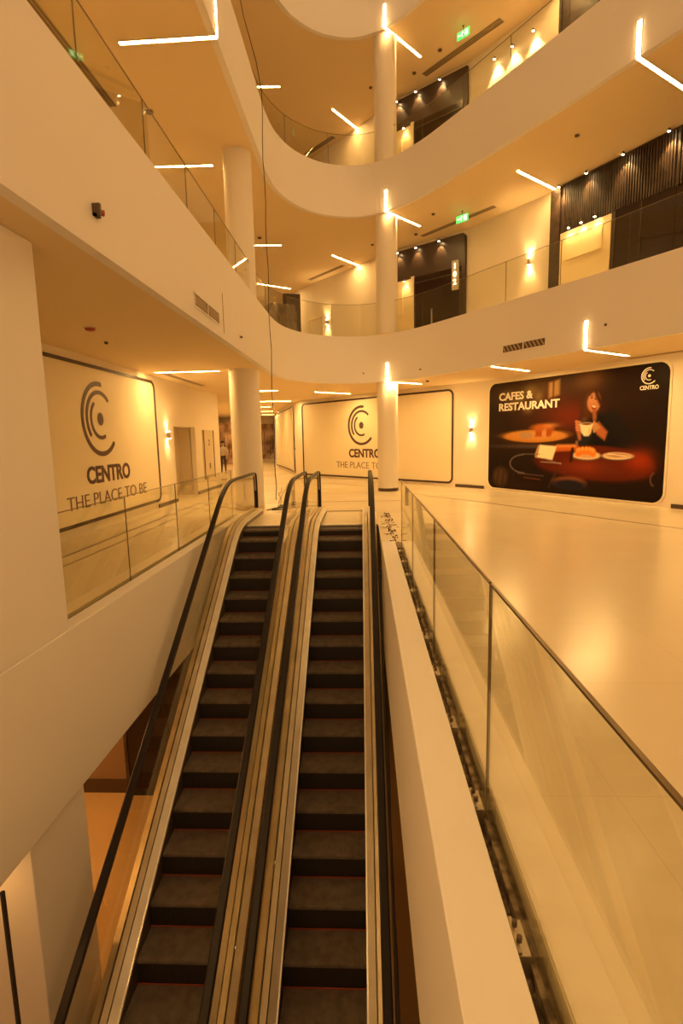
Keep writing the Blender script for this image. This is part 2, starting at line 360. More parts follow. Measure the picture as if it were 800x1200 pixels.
# clamps standing in the channel
cl0 = None
for k in range(11):
    y = .95 + .72*k
    t = thing('glass_clamp', 'metal clamp in the dusty channel at the foot of the right glass', 'clamp', (.535, y, -.10), 0, 'clamps along the right glass channel')
    if cl0 is None:
        a = MB(); a.box(-.035, .012, -.07, .07, 0, .085); a.box(-.035, -.02, -.07, .07, .085, .10); ma = a.build('bracket', M_steel, t, bevel=.003)
        mc = [MB().lathe((-.02, q, .10), [(.010, 0), (.010, .02), (.004, .024)], 8).build('bolt', M_dot, t) for q in (-.03, .03)]
        cl0 = (ma, *mc)
    else:
        for s_ in cl0:
            q = s_.copy(); COL.objects.link(q); q.parent = t
# rubble and offcuts in the channel and on the floor beyond it
b = MB()
for i in range(300):
    y = random.uniform(1.0, 12.2); x = .538 + random.uniform(-.035, .05) if y < 8.7 else .50+random.gauss(0, .05); z = -.095 if y < 8.7 else .0
    R = Euler((random.random()*6, random.random()*6, random.random()*6)).to_matrix()
    s_ = random.uniform(.004, .014); b.obox((x, y, z+s_*.7), (s_*random.uniform(.6, 2.2), s_, s_*.6), R=R)
b.build('rubble', [M_debris], label='loose rubble and offcuts along the dusty glass channel', cat='rubble', kind='stuff')
b = MB()
for i in range(22):
    y = random.uniform(8.8, 12.2); x = .46+random.gauss(0, .06); a = random.uniform(0, 6.28); l = random.uniform(.04, .14)
    b.tube([(x, y, .005), (x+.5*l*cos(a), y+.5*l*sin(a), .012), (x+l*cos(a+.5), y+l*sin(a+.5), .005)], .0035, 5)
b.build('wire_offcuts', M_debris, label='scattered wire offcuts on the floor past the end of the right parapet', cat='wire', kind='stuff')

# ------------------------------------------------------------------ escalators
SL = tan(radians(33)); Z0 = -6.52; YN = 12.15
def fillet_path(z0, R, y_end, zl, y_start=1.0, n=14):
    """(y,z) of the incline z = z0+SL*y rounded into the level z = zl"""
    yc = (zl-z0)/SL; th = radians(33); T = R*tan(th/2); P = []
    ys = yc - T*cos(th); y = y_start
    while y < ys-.2: P.append((y, z0+SL*y)); y += .45
    cx = yc+T; cz = zl-R
    for k in range(n+1):
        a = th*(1-k/n); P.append((cx - R*sin(a), cz + R*cos(a)))
    if y_end > cx+.05: P.append((y_end, zl))
    return P
NP = fillet_path(Z0, 1.8, 13, 0)
def nose_z(y):
    for (a, za), (c, zc) in zip(NP, NP[1:]):
        if a <= y <= c: return za+(zc-za)*(y-a)/(c-a)
    return NP[0][1]+SL*(y-NP[0][0])
def escalator(xc, label, hs):
    t = thing('escalator', label, 'escalator', (xc, 10.65, 0))
    def L(P): return [(y-10.65, z) for y, z in P]
    hh = .60; sh = .42
    # steps
    y = 10.63-.4; k = 0
    while y > 3.1:
        z = nose_z(y); z2 = nose_z(y-.4)
        s_ = MB(); s_.box(-sh, sh, y-10.65, y+.392-10.65, z-.03, z, 0)
        s_.mi = 0
        for i in range(40):                                            # cleats
            x = -sh+.015+i*(2*sh-.03)/39; s_.box(x-.0035, x+.0035, y-10.65+.004, y+.385-10.65, z, z+.006, 0)
        st = s_.build('step', [M_tread], t)
        rz = max(z-z2-.002, .012)
        r = MB(); r.box(-sh, sh, y-10.65+.002, y-10.65+.012, z-.03-rz, z-.031)
        for i in range(30):
            x = -sh+.02+i*(2*sh-.04)/29; r.box(x-.004, x+.004, y-10.65-.004, y-10.65+.002, z-.03-rz, z-.032)
        r.build('riser', M_riser, st)
        r = MB(); r.box(-sh, sh, y-10.65-.022, y-10.65-.006, z2+.0065, z2+.011); r.build('gap_glow_line', M_red, st)  # weak red light from the step gap, put into the strip's colour
        y -= .4; k += 1
    # landing plate and comb
    b = MB(); b.box(-sh-.01, sh+.01, .0, 1.74, -.03, .006); b.build('landing_plate', M_comb, t)
    b = MB()
    b.box(-sh, sh, -.07, 0, -.02, .010)
    for i in range(24):
        x = -sh+.02+i*(2*sh-.04)/23; b.box(x-.006, x+.006, -.11, -.07, -.01, .006)
    b.build('comb_plate', M_white, t)
    # skirts, decks
    DP = L(fillet_path(Z0+.06, 2.0, 12.35, .09)); 
    for sgn in (-1, 1):
        def S(sec): return [(sgn*x, h) for x, h in sec]
        MB().sweep_x(DP, S([(.425, -.28), (.445, -.28), (.445, .0), (.425, .0)])).build('skirt_panel', M_skirt, t, smooth=True)
        MB().sweep_x(DP, S([(.420, -.012), (.435, -.012), (.438, .016), (.422, .014)])).build('bright_trim', M_white, t, smooth=True)
        MB().sweep_x(DP, S([(.437, -.02), (.515, .01), (.515, .045), (.438, .015)])).build('inner_deck', M_alu, t, smooth=True)
        MB().sweep_x(DP, S([(.527, .0), (.590, .02), (.590, .055), (.527, .045)])).build('deck_cover', M_alu2, t, smooth=True)
        MB().sweep_x(DP, S([(.608, .02), (.675, .0), (.685, .03), (.608, .055)])).build('outer_deck', M_alu2, t, smooth=True)
        MB().sweep_x(DP, S([(.670, -.75), (.685, -.75), (.685, .02), (.670, .02)])).build('truss_cladding', M_truss, t, smooth=True)
        # glass between deck and handrail, split into panels
        HP = fillet_path(hs, 2.2, 12.3, .97)
        def hz(y):
            for (a, za), (c, zc) in zip(HP, HP[1:]):
                if a <= y <= c: return za+(zc-za)*(y-a)/(c-a)
            return .97 if y > HP[-1][0] else HP[0][1]+SL*(y-HP[0][0])
        def dz(y): return min(nose_z(y)+.10, .12)
        cuts = [1.4, 3.0, 4.7, 6.4, 8.1, 9.8, 12.32]
        for a, c in zip(cuts, cuts[1:]):
            g = MB(); n = 10; sk = .28; rings = []
            for i in range(n+1):
                yb = a+.008+(c-a-.016)*i/n; last = (c == cuts[-1])
                yt = yb - (sk*(1-i/n) if last else sk); 
                if a == cuts[0] and i == 0: yt = yb
                yb2 = yb if not last or i < n else yb
                zt = hz(yt)-.03; x = sgn*hh
                if last and yb > 12.1: zt = min(zt, .97-.06)
                rings.append([g.bm.verts.new((x-.005, yb2-10.65, dz(yb2))), g.bm.verts.new((x+.005, yb2-10.65, dz(yb2))), g.bm.verts.new((x+.005, yt-10.65, zt)), g.bm.verts.new((x-.005, yt-10.65, zt))])
            g._skin(rings); g.build('glass_panel', M_glass2, t, smooth=True)
        # handrail with its newel
        P = L(HP); ye, R = P[-1][0], .14
        for i in range(1, 9):
            a = pi/2*i/8; P.append((ye+R*sin(a), .97-R+R*cos(a)))
        P += [(ye+R+.02, .55), (ye+R+.03, .30), (ye+R+.0, .13)]
        sec = [(x+sgn*hh, h) for x, h in [(-.044, -.012), (-.034, -.022), (.034, -.022), (.044, -.012), (.044, .006), (.030, .020), (-.030, .020), (-.044, .006)]]
        MB().sweep_x(P, sec).build('handrail', M_rubber, t, smooth=True)
        b = MB(); b.box(sgn*hh-.012, sgn*hh+.012, 0, 0, 0, 0) if False else None
        sec = [(x+sgn*hh, h) for x, h in [(-.014, -.050), (.014, -.050), (.014, -.0225), (-.014, -.0225)]]
        MB().sweep_x(P[:-2], sec).build('handrail_guide', M_steel, t, smooth=True)
    # soffit
    MB().sweep_x(DP, [(-.65, -.78), (.65, -.78), (.65, -.74), (-.65, -.74)]).build('soffit', M_truss, t, smooth=True)
    return t
escalator(-.47, 'right-hand escalator, next to the pale parapet', -5.40)
escalator(-1.985, 'left-hand escalator of the pair, next to the plastered balcony front', -5.36)

# ------------------------------------------------------------------ lamps
def bar_light(p0, p1, z, label, leg=None, group=None, w=.075):
    a = Vector(p0); c = Vector(p1); L = (c-a).length; an = atan2((c-a).y, (c-a).x)
    t = thing('ceiling_light', label, 'ceiling light', (a.x, a.y, z), an, group)
    mt = M_tube1 if z < 4 else (M_tube if z < 9 else M_tube3)
    b = MB(); b.box(0, L, -w/2, w/2, -.016, -.001); b.build('diffuser', mt, t)
    b = MB(); b.box(-.012, L+.012, -w/2-.012, -w/2, -.02, 0); b.box(-.012, L+.012, w/2, w/2+.012, -.02, 0); b.box(L, L+.012, -w/2, w/2, -.02, 0); b.build('frame', M_house, t)
    if leg:                                                            # lies flush on the balcony front
        best = None
        for q0, q1 in zip(VOID, VOID[1:]):
            q0, q1 = Vector(q0), Vector(q1); h = max(0, min(1, (a-q0).dot(q1-q0)/(q1-q0).length_squared)); q = q0.lerp(q1, h)
            if best is None or (a-q).length < best[0]: best = ((a-q).length, q, (q1-q0).normalized())
        q, tg = best[1], best[2]; nn = Vector((tg.y, -tg.x)); lr = Matrix.Rotation(-an, 2)
        def loc(off): v = lr @ (q+nn*off-a); return (v.x, v.y, leg/2)
        ra = atan2(tg.y, tg.x)-an
        g = MB().obox(loc(.015), (w/2, .005, leg/2), ra).build('upright_diffuser', M_leg, t)
        MB().obox(loc(.006), (w/2+.012, .0035, leg/2+.01), ra).build('upright_frame', M_house, g)
    return t
NE = 'north'
# this floor's ceiling
G1 = 'linear lamps of the lowest ceiling'
bar_light((.72, 16.835), (1.91, 17.80), 3.45, 'L-shaped linear lamp at the top of the lowest round column', .56)
bar_light((4.60, 11.47), (5.95, 12.5), 3.45, 'L-shaped linear lamp right of the balcony vent, above the café poster', .56)
bar_light((3.26, 13.81), (4.51, 14.94), 3.45, 'straight linear lamp over the left part of the café poster')
bar_light((-1.74, 19.92), (-.51, 21.06), 3.45, 'straight linear lamp in front of the wide logo board')
bar_light((-5.12, 13.23), (-3.52, 13.23), 3.45, 'straight linear lamp by the left logo board and thick column')
bar_light((-3.9, 18.95), (-2.99, 18.9), 3.45, 'short linear lamp right behind the thick column')
bar_light((-4.9, 24.0), (-3.25, 24.3), 3.45, 'linear lamp at the start of the far corridor')
for i, (x, y) in enumerate([(-6.6, 28), (-7.2, 32.5), (-7.9, 37)]):
    bar_light((x, y), (x+1.7, y+.2), 3.45, ['nearest of the corridor lamps behind the start of the curved board', 'middle one of the lamps deep in the corridor', 'farthest lamp deep in the corridor'][i])
bar_light((-9.6, 27), (-8.0, 27), 3.45, 'corridor lamp seen left of the thick column, nearer one')
bar_light((-10.8, 32), (-9.2, 32), 3.45, 'corridor lamp seen left of the thick column, farther one')
# middle ceiling
bar_light((.73, 16.83), (1.89, 18.10), 8.40, 'L-shaped linear lamp at the top of the middle column', .58)
bar_light((5.02, 10.75), (6.40, 11.72), 8.40, 'L-shaped linear lamp under the uppermost balcony at far right', .58)
bar_light((4.04, 14.76), (5.34, 15.86), 8.40, 'straight linear lamp pointing at the corner of the slatted wall')
bar_light((-1.03, 20.56), (.10, 22.06), 8.40, 'straight linear lamp on the middle ceiling left of the column')
bar_light((-2.355, 9.72), (-4.0, 9.74), 8.40, 'L-shaped linear lamp at upper left on the middle ceiling', .58)
bar_light((-5.08, 13.76), (-3.58, 13.81), 8.40, 'straight linear lamp at left, in front of the left balcony column')
bar_light((-3.9, 19.22), (-2.76, 19.33), 8.40, 'linear lamp just right of the left balcony column')
bar_light((-4.45, 23.75), (-3.18, 24.7), 8.40, 'linear lamp crossing behind the hanging cable')
# top ceiling
bar_light((.73, 16.83), (1.92, 18.15), 13.30, 'L-shaped linear lamp at the top of the uppermost column', .58)
bar_light((-.92, 20.57), (.07, 22.03), 13.30, 'straight linear lamp on the top ceiling pointing at the curved glass')
bar_light((-3.5, 19.14), (-2.6, 19.19), 13.30, 'short linear lamp on the top ceiling beside the hanging cable')
bar_light((4.04, 14.76), (5.34, 15.86), 13.30, 'straight linear lamp on the top ceiling above the wall-washing spotlights')
bar_light((5.02, 10.75), (6.40, 11.72), 13.30, 'L-shaped linear lamp on the top ceiling past the right edge of the picture', .58)
for k, z in enumerate(CEIL):
    fl_ = ['lowest', 'middle', 'top'][k]
    bar_light((7.35, 7.0), (8.7, 8.0), z, 'L-shaped linear lamp on the %s ceiling, right of the camera' % fl_, .56)
    bar_light((9.3, 3.8), (10.6, 4.8), z, 'L-shaped linear lamp on the %s ceiling, far to the right of the camera' % fl_, .56)
    bar_light((-2.355, 1.7), (-4.0, 1.7), z, 'L-shaped linear lamp on the %s ceiling, left of the camera' % fl_, .56)
    if k == 2: bar_light((-5.08, 5.7), (-3.58, 5.7), z, 'straight linear lamp on the %s ceiling, above the left balcony front' % fl_)
bar_light((3.6, 8.2), (4.9, 9.3), 3.45, 'x') if False else None
# downlights of the lower floor
for i, (x, y) in enumerate([(-5.6, 5.2), (-6.2, 7.6), (-3.35, 3.45)]):
    t = thing('downlight', ['round recessed downlight under the left balcony on the lower floor', 'rear recessed downlight of the lower floor', 'recessed downlight in front of the lower square pillar'][i], 'downlight', (x, y, -1.55))
    b = MB(); b.lathe((0, 0, 0), [(.09, -.012), (.09, -.001)], 20); b.build('lens', M_lens, t)
    b = MB(); b.lathe((0, 0, 0), [(.11, -.008), (.11, -.0005)], 20); b.build('ring', M_house, t)
    lt = bpy.data.lights.new('downlight_glow', 'POINT'); lt.energy = (20, 20, 1.4)[i]; lt.color = (1, .50, .14); lt.shadow_soft_size = .08
    lo = bpy.data.objects.new('downlight_glow', lt); COL.objects.link(lo); lo.parent = t; lo.location = (0, 0, -.15)
# small spots on the upper walls
def spot(x, y, z, dirn, label, energy=10, size=70, group=None, arm=.12):
    """a little downlight fixed to a wall; dirn = unit plan vector away from the wall"""
    t = thing('spotlight', label, 'spotlight', (x, y, z), atan2(dirn[1], dirn[0]), group)
    b = MB(); b.tube([(0, 0, .02), (arm, 0, .02)], .008, 6); b.build('arm', M_dot, t)
    b = MB(); b.lathe((arm, 0, -.03), [(.030, 0), (.030, .05), (.012, .07)], 14); b.build('shade', M_dot, t, smooth=True)
    b = MB(); b.lathe((arm, 0, -.036), [(.026, 0), (.026, .006)], 14); b.build('bulb', M_bulb, t)
    lt = bpy.data.lights.new('spot_beam', 'SPOT'); lt.energy = energy*SPOT; lt.color = (1, .62, .22); lt.spot_size = radians(size); lt.spot_blend = .6; lt.shadow_soft_size = .02
    lo = bpy.data.objects.new('spot_beam', lt); COL.objects.link(lo); lo.parent = t; lo.location = (arm, 0, -.045); lo.rotation_euler = (0, radians(14), 0)
    return t
def on_wall(seg, s):
    """plan point at distance s along a wall segment, and the direction facing the void"""
    a = Vector(W2[seg]); c = Vector(W2[seg+1]); t = (c-a).normalized(); p = a+t*s; return p, Vector((-t.y, t.x))
# W2 indices: 3 = slatted wall, 4 = cream wall with sconce, 5 = dark portal
def wall_root(name, seg, s, z, label, cat, group=None):
    """thing whose local x runs to the right along the wall as seen from the void, local -y points into the hall"""
    a = Vector(W2[seg]); c = Vector(W2[seg+1]); t = (a-c).normalized(); p = a+(c-a).normalized()*s
    return thing(name, label, cat, (p.x, p.y, z), atan2(t.y, t.x), group)

# slatted dark wall on the middle balcony (wall segments 3, 2)
def rounded(x0, x1, z0, z1, r, corners=(1, 1, 1, 1), n=6):
    out = []
    for (cx, cz, a0, on) in [(x1-r, z0+r, -90, corners[0]), (x1-r, z1-r, 0, corners[1]), (x0+r, z1-r, 90, corners[2]), (x0+r, z0+r, 180, corners[3])]:
        if on:
            for k in range(n+1):
                a = radians(a0+90*k/n); out.append((cx+r*cos(a), cz+r*sin(a)))
        else:
            a = radians(a0+45); out.append((cx+r*(1 if cos(a) > 0 else -1), cz+r*(1 if sin(a) > 0 else -1)))
    return out
zf = TOP[0]-.04
t = wall_root('slatted_shopfront', 3, 0, zf, 'dark slatted shopfront at far right of the middle balcony', 'shopfront')
b = MB(); b.box(-3.42, .02, -.10, -.002, 0, 3.55); b.build('backing', M_darkpanel, t)
b = MB()
for i in range(44):
    x = -3.0+i*.068; b.box(x, x+.034, -.14, -.10, 2.32, 3.50)
b.build('slats', M_wood, t)
b = MB(); b.box(-3.42, -3.10, -.16, -.101, 0, 3.50); b.build('side_post', M_wood, t)
b = MB(); b.box(-1.50, .02, -.13, -.101, 0, 2.30); b.build('shop_window', M_shop, t)
b = MB(); b.box(-.78, -.76, -.15, -.13, .0, 2.3); b.box(-1.50, -1.44, -.15, -.13, 0, 2.3); b.build('mullion', M_wood, t)
p = MB(); p.box(-3.08, -1.56, -.13, -.101, 0, 2.30); pp = p.build('cream_panel', M_cream, t)
p = MB(); p.box(-2.90, -1.78, -.150, -.13, 1.55, 2.14); p.build('framed_panel', M_cream, pp, bevel=.004)
t2 = wall_root('slatted_shopfront', 2, 4.52, zf, 'dark slatted shopfront continuing past the right edge of the picture', 'shopfront')
b = MB(); b.box(0, 4.4, -.10, -.002, 0, 3.55); b.build('backing', M_darkpanel, t2)
b = MB()
for i in range(60):
    x = .02+i*.068; b.box(x, x+.034, -.14, -.10, 2.32, 3.50)
b.build('slats', M_wood, t2)
b = MB(); b.box(.02, 4.3, -.13, -.101, 0, 2.30); b.build('shop_window', M_shop, t2)
for s_, nm in [(3.05, 'nearest the cream wall'), (2.2, 'second from the cream wall'), (1.2, 'third from the cream wall'), (.12, 'at the right edge of the picture')]:
    p, n = on_wall(3, s_); q = p-n*-.14
    spot(p.x-n.x*-.14, p.y-n.y*-.14, 8.32, n, 'small spotlight above the dark slats, '+nm, 26, 80, arm=.16)
for s_, nm in [(2.73, 'left one'), (2.34, 'middle one'), (1.94, 'right one')]:
    p, n = on_wall(3, s_)
    spot(p.x+n.x*.13, p.y+n.y*.13, zf+2.36, n, 'little picture spotlight over the framed cream panel, '+nm, 5, 90)
# dark portal with rounded corner (wall segment 5) on both upper balconies
for lv in (0, 1):
    z0 = TOP[lv]-.04; hgt = CEIL[lv+1]-.12-z0
    t = wall_root('dark_shopfront', 5, 0, z0, ['dark rounded shopfront with a lit number plate, middle balcony behind the column', 'dark shopfront on the uppermost balcony behind the column'][lv], 'shopfront')
    b = MB(); b.prism(rounded(-3.2, -.03, 0, hgt, .14 if lv == 0 else .02, (0, 1, 0, 0)), -.10, -.002, 'y'); b.build('portal', M_darkpanel, t)
    b = MB(); b.box(-1.98, -.16, -.13, -.101, 0, 2.42); sw = b.build('shop_window', M_shop, t)
    b = MB(); b.box(-1.98, -.16, -.150, -.131, 2.20, 2.24); b.box(-1.98, -1.93, -.15, -.131, 0, 2.2); b.box(-.21, -.16, -.15, -.131, 0, 2.2); b.build('frame', M_wood, sw)
    b = MB(); b.box(-1.28, -1.24, -.17, -.131, .55, 1.25); b.build('door_handle', M_steel, sw)
    b = MB(); b.box(-2.10, -1.98, -.16, -.101, 0, 2.46); b.build('side_post', M_cream, t)
    b = MB(); b.box(-3.1, -2.10, -.13, -.101, 0, 2.40); cp = b.build('cream_panel', M_cream, t)
    b = MB(); b.box(-2.95, -2.45, -.17, -.13, 1.25, 2.05); b.build('framed_panel', M_cream, cp)
    if lv == 0:
        b = MB(); b.box(-.47, -.24, -.20, -.131, 1.70, 2.62); pl = b.build('number_plate', M_signlit, t)
        for i, ch in enumerate('102'):
            text_mesh('number', ch, .24, M_signnum, pl, -.355, -.205, 2.36-.25*i, bold=.008, align='CENTER')
    for s_, nm in [(.95, 'right one'), (1.86, 'middle one'), (2.62, 'left one')]:
        p, n = on_wall(5, s_)
        spot(p.x+n.x*.10, p.y+n.y*.10, z0+hgt-.06, n, 'small spotlight along the top of the %s dark portal, %s' % (['middle', 'uppermost'][lv], nm), 10, 80)
    p, n = on_wall(5, 2.32); spot(p.x+n.x*.13, p.y+n.y*.13, z0+2.36, n, 'little spotlight over the cream panel of the %s dark portal' % ['middle', 'uppermost'][lv], 5, 90)
# wall washers on the uppermost cream wall
for s_, nm in [(2.07, 'left one'), (1.45, 'middle one'), (.75, 'right one')]:
    p, n = on_wall(4, s_); spot(p.x, p.y, 12.78, n, 'wall-washing spotlight on the uppermost cream wall, '+nm, 34, 75, arm=.14)
t = wall_root('dark_shopfront', 3, 3.36, TOP[1]-.04, 'dark shopfront edge at the very top right, uppermost balcony', 'shopfront')
b = MB(); b.box(0, 3.3, -.10, -.002, 0, 3.42); b.build('portal', M_darkpanel, t)
b = MB(); b.box(.25, 3.2, -.13, -.101, 0, 3.2); b.build('shop_window', M_wood, t)
b = MB(); b.box(.0, .08, -.14, -.101, 0, 3.3); b.build('side_post', M_wood, t)
p, n = on_wall(3, 2.75); spot(p.x+n.x*.12, p.y+n.y*.12, 13.1, n, 'spotlight over the dark shopfront at the very top right', 12, 80)

# up-and-down wall sconces
def sconce(x, y, z, rz, label, energy=7):
    t = thing('wall_sconce', label, 'wall light', (x, y, z), rz)
    b = MB(); b.lathe((0, -.07, -.09), [(.035, 0), (.042, .01), (.042, .17), (.035, .18)], 16); b.build('body', M_steel, t, smooth=True)
    b = MB(); b.box(-.03, .03, -.04, -.001, -.05, .05); b.build('bracket', M_steel, t)
    b = MB(); b.lathe((0, -.07, .0905), [(.034, 0), (.034, .006)], 14); b.lathe((0, -.07, -.0965), [(.034, 0), (.034, .006)], 14); b.build('bulb', M_bulb, t)
    for s_ in (1, -1):
        lt = bpy.data.lights.new('sconce_beam', 'SPOT'); lt.energy = energy; lt.color = (1, .62, .22); lt.spot_size = radians(95); lt.spot_blend = .8; lt.shadow_soft_size = .02
        lo = bpy.data.objects.new('sconce_beam', lt); COL.objects.link(lo); lo.parent = t; lo.location = (0, -.075, s_*.105); lo.rotation_euler = (0 if s_ < 0 else pi, 0, 0)
    return t
def wrot(a, c): return atan2(a[1]-c[1], a[0]-c[0])
sconce(3.55, 17.74, 1.91, wrot((3.94, 17.3), (3.1, 18.25)), 'up-and-down wall light between the wide logo board and the café poster')
sconce(-5.45, 14.6, 1.92, pi/2, 'up-and-down wall light between the left logo board and the door niche')
p, n = on_wall(4, .75); sconce(p.x, p.y, 6.73, wrot(W2[4], W2[5]), 'up-and-down wall light on the middle balcony left of the slatted shopfront', 12)
p, n = on_wall(6, 4.18); sconce(p.x, p.y, 6.60, wrot(W2[6], W2[7]), 'up-and-down wall light behind the curved glass of the middle balcony', 12)
# flush door beside it
p, n = on_wall(6, 4.98)
t = thing('flush_door', 'flush wall panel door behind the curved middle glass', 'door', (p.x, p.y, zf), wrot(W2[6], W2[7]))
b = MB(); b.box(-.45, .45, -.03, -.001, 0, 2.02); b.build('leaf', M_wall, t, bevel=.004)
b = MB(); b.box(-.50, -.45, -.045, -.001, 0, 2.07); b.box(.45, .50, -.045, -.001, 0, 2.07); b.box(-.5, .5, -.045, -.001, 2.02, 2.07); b.build('frame', M_cream, t)
# plastic-wrapped stack
t = thing('wrapped_pallet', 'stack of goods wrapped in crumpled plastic at the bend of the middle balcony', 'pallet', (-2.75, 18.2, zf), .5)
b = MB(); b.bm.free(); b.bm = bmesh.new()
bmesh.ops.create_cube(b.bm, size=1); bmesh.ops.subdivide_edges(b.bm, edges=b.bm.edges, cuts=9, use_grid_fill=True)
for v in b.bm.verts:
    v.co = Vector((v.co.x*1.0*(1-.12*(v.co.z+.5)), v.co.y*.8, (v.co.z+.5)*1.15+.1)) + Vector((random.uniform(-.035, .035), random.uniform(-.035, .035), random.uniform(-.03, .03)))
b.build('wrapping', M_wrap, t)
b = MB()
for x in (-.45, 0, .45): b.box(x-.05, x+.05, -.4, .4, 0, .09)
b.build('pallet_base', M_wood, t)
b = MB(); b.box(-.32, .32, -.06, .06, 0, 2.25); b.box(-.28, .28, -.075, -.06, .1, 2.15)
o = b.build('display_panel', M_darkpanel, label='tall dark upright panel behind the wrapped stack on the middle balcony', cat='panel'); o.location = (-2.62, 20.6, zf); o.rotation_euler.z = .3

# ------------------------------------------------------------------ boards at this floor
def arc_band(b, cx, cz, r, w, a0, a1, y0, y1, n=40, sx=1.0):
    pts = []
    for k in range(n+1):
        a = radians(a0+(a1-a0)*k/n); pts.append((cx+sx*(r+w/2)*cos(a), cz+(r+w/2)*sin(a)))
    # rounded end
    ae = radians(a1)
    for k in range(1, 6):
        q = pi*k/6; pts.append((cx+sx*(r*cos(ae)+w/2*cos(ae+q)), cz+r*sin(ae)+w/2*sin(ae+q)))
    for k in range(n, -1, -1):
        a = radians(a0+(a1-a0)*k/n); pts.append((cx+sx*(r-w/2)*cos(a), cz+(r-w/2)*sin(a)))
    as_ = radians(a0)
    for k in range(1, 6):
        q = pi+pi*k/6; pts.append((cx+sx*(r*cos(as_)+w/2*cos(as_+q)), cz+r*sin(as_)+w/2*sin(as_+q)))
    b.prism(pts, y0, y1, 'y')
def emblem(parent, cx, cz, R, material, y):
    b = MB()
    arc_band(b, cx, cz, R, .135*R, 82, 315, y-.006, y)
    arc_band(b, cx, cz, R*.76, .115*R, 48, 216, y-.006, y)
    arc_band(b, cx, cz, R*.53, .105*R, 128, 292, y-.006, y)
    n = 24; b.prism([(cx+.17*R*cos(2*pi*k/n), cz+.185*R*sin(2*pi*k/n)) for k in range(n)], y-.006, y, 'y')
    return b.build('emblem', material, parent)
def frame_loop(b, poly, w, y0, y1):
    """closed outline band of width w following poly (x,z)"""
    n = len(poly); cx = sum(p[0] for p in poly)/n; inner = []
    for i in range(n):
        a, c, d = Vector(poly[i-1]), Vector(poly[i]), Vector(poly[(i+1) % n]); t1 = (c-a).normalized(); t2 = (d-c).normalized(); nn = (Vector((-t1.y, t1.x))+Vector((-t2.y, t2.x))).normalized()
        inner.append(tuple(c+nn*w))
    rings = []
    for p, q in zip(poly, inner):
        rings.append([b.bm.verts.new((p[0], y0, p[1])), b.bm.verts.new((q[0], y0, q[1])), b.bm.verts.new((q[0], y1, q[1])), b.bm.verts.new((p[0], y1, p[1]))])
    rings.append(rings[0])
    for i in range(len(rings)-1):
        for j in range(4): b.bm.faces.new([rings[i][j], rings[i][(j+1) % 4], rings[i+1][(j+1) % 4], rings[i+1][j]])
def hoarding(loc, rz, L, h, z0, label, logo=None, r=.22):
    t = thing('hoarding_board', label, 'board', (loc[0], loc[1], z0), rz)
    P = rounded(0, L, 0, h, r)
    b = MB(); b.prism(P, -.03, -.001, 'y'); b.build('board', M_board, t)
    b = MB(); frame_loop(b, P, .068, -.045, -.03); b.build('edge_trim', M_line, t)
    if logo:
        cx, cz, R = logo
        emblem(t, cx, cz, R, M_print, -.031)
        text_mesh('lettering', 'CENTRO', .47, M_print, t, cx-1.02*R, -.035, .95-z0, width=(2.45 if R > .72 else 2.7)*R, bold=.014)
        text_mesh('lettering', 'THE PLACE TO BE', .38, M_thin, t, cx-2.1*R, -.035, .50-z0, width=(4.3 if R > .72 else 5.0)*R, bold=-.004)
    return t
# left wall: local x = +Y
hoarding((-5.45, 7.5), pi/2, 6.35, 3.12, .18, 'large logo board on the left wall with its emblem on the left', (3.36, 2.05, .71))
# wide board behind the column: local x runs from (-2.75,24.25) to (3.08,18.27)
a, c = Vector((-2.76, 24.26)), Vector((3.08, 18.27)); d = (c-a)
hoarding(a, atan2(d.y, d.x), d.length-.03, 3.2, .10, 'wide logo board partly hidden by the round column', (3.86, 2.12, .74))
# curved plain board further left
t = thing('hoarding_board', 'plain curved board at the corridor mouth left of the wide logo board', 'board', (0, 0, .12))
cp = catmull([(-3.40, 25.8), (-3.72, 27.2), (-4.2, 29.0), (-4.85, 31.3), (-5.45, 33.4)], 5)
MB().strip(cp, .001, .04, 0, 3.18).build('board', M_board, t, smooth=True)
b = MB(); b.strip(cp, .04, .06, 0, .06); b.strip(cp, .04, .06, 3.12, 3.18); b.strip([cp[0], cp[1]], .04, .06, .06, 3.12) if False else None
b.build('edge_trim', M_line, t)
b = MB(); b.tube([(-3.44, 25.9, 3.0), (-3.40, 25.95, 2.0), (-3.35, 25.7, .1)], .03, 6); b.tube([(-3.32, 25.75, 2.9), (-3.36, 25.8, 1.4), (-3.30, 25.6, 1.2)], .02, 6)
b.build('loose_strapping', M_line, label='loose dark trim hanging at the near edge of the curved plain board', cat='trim')

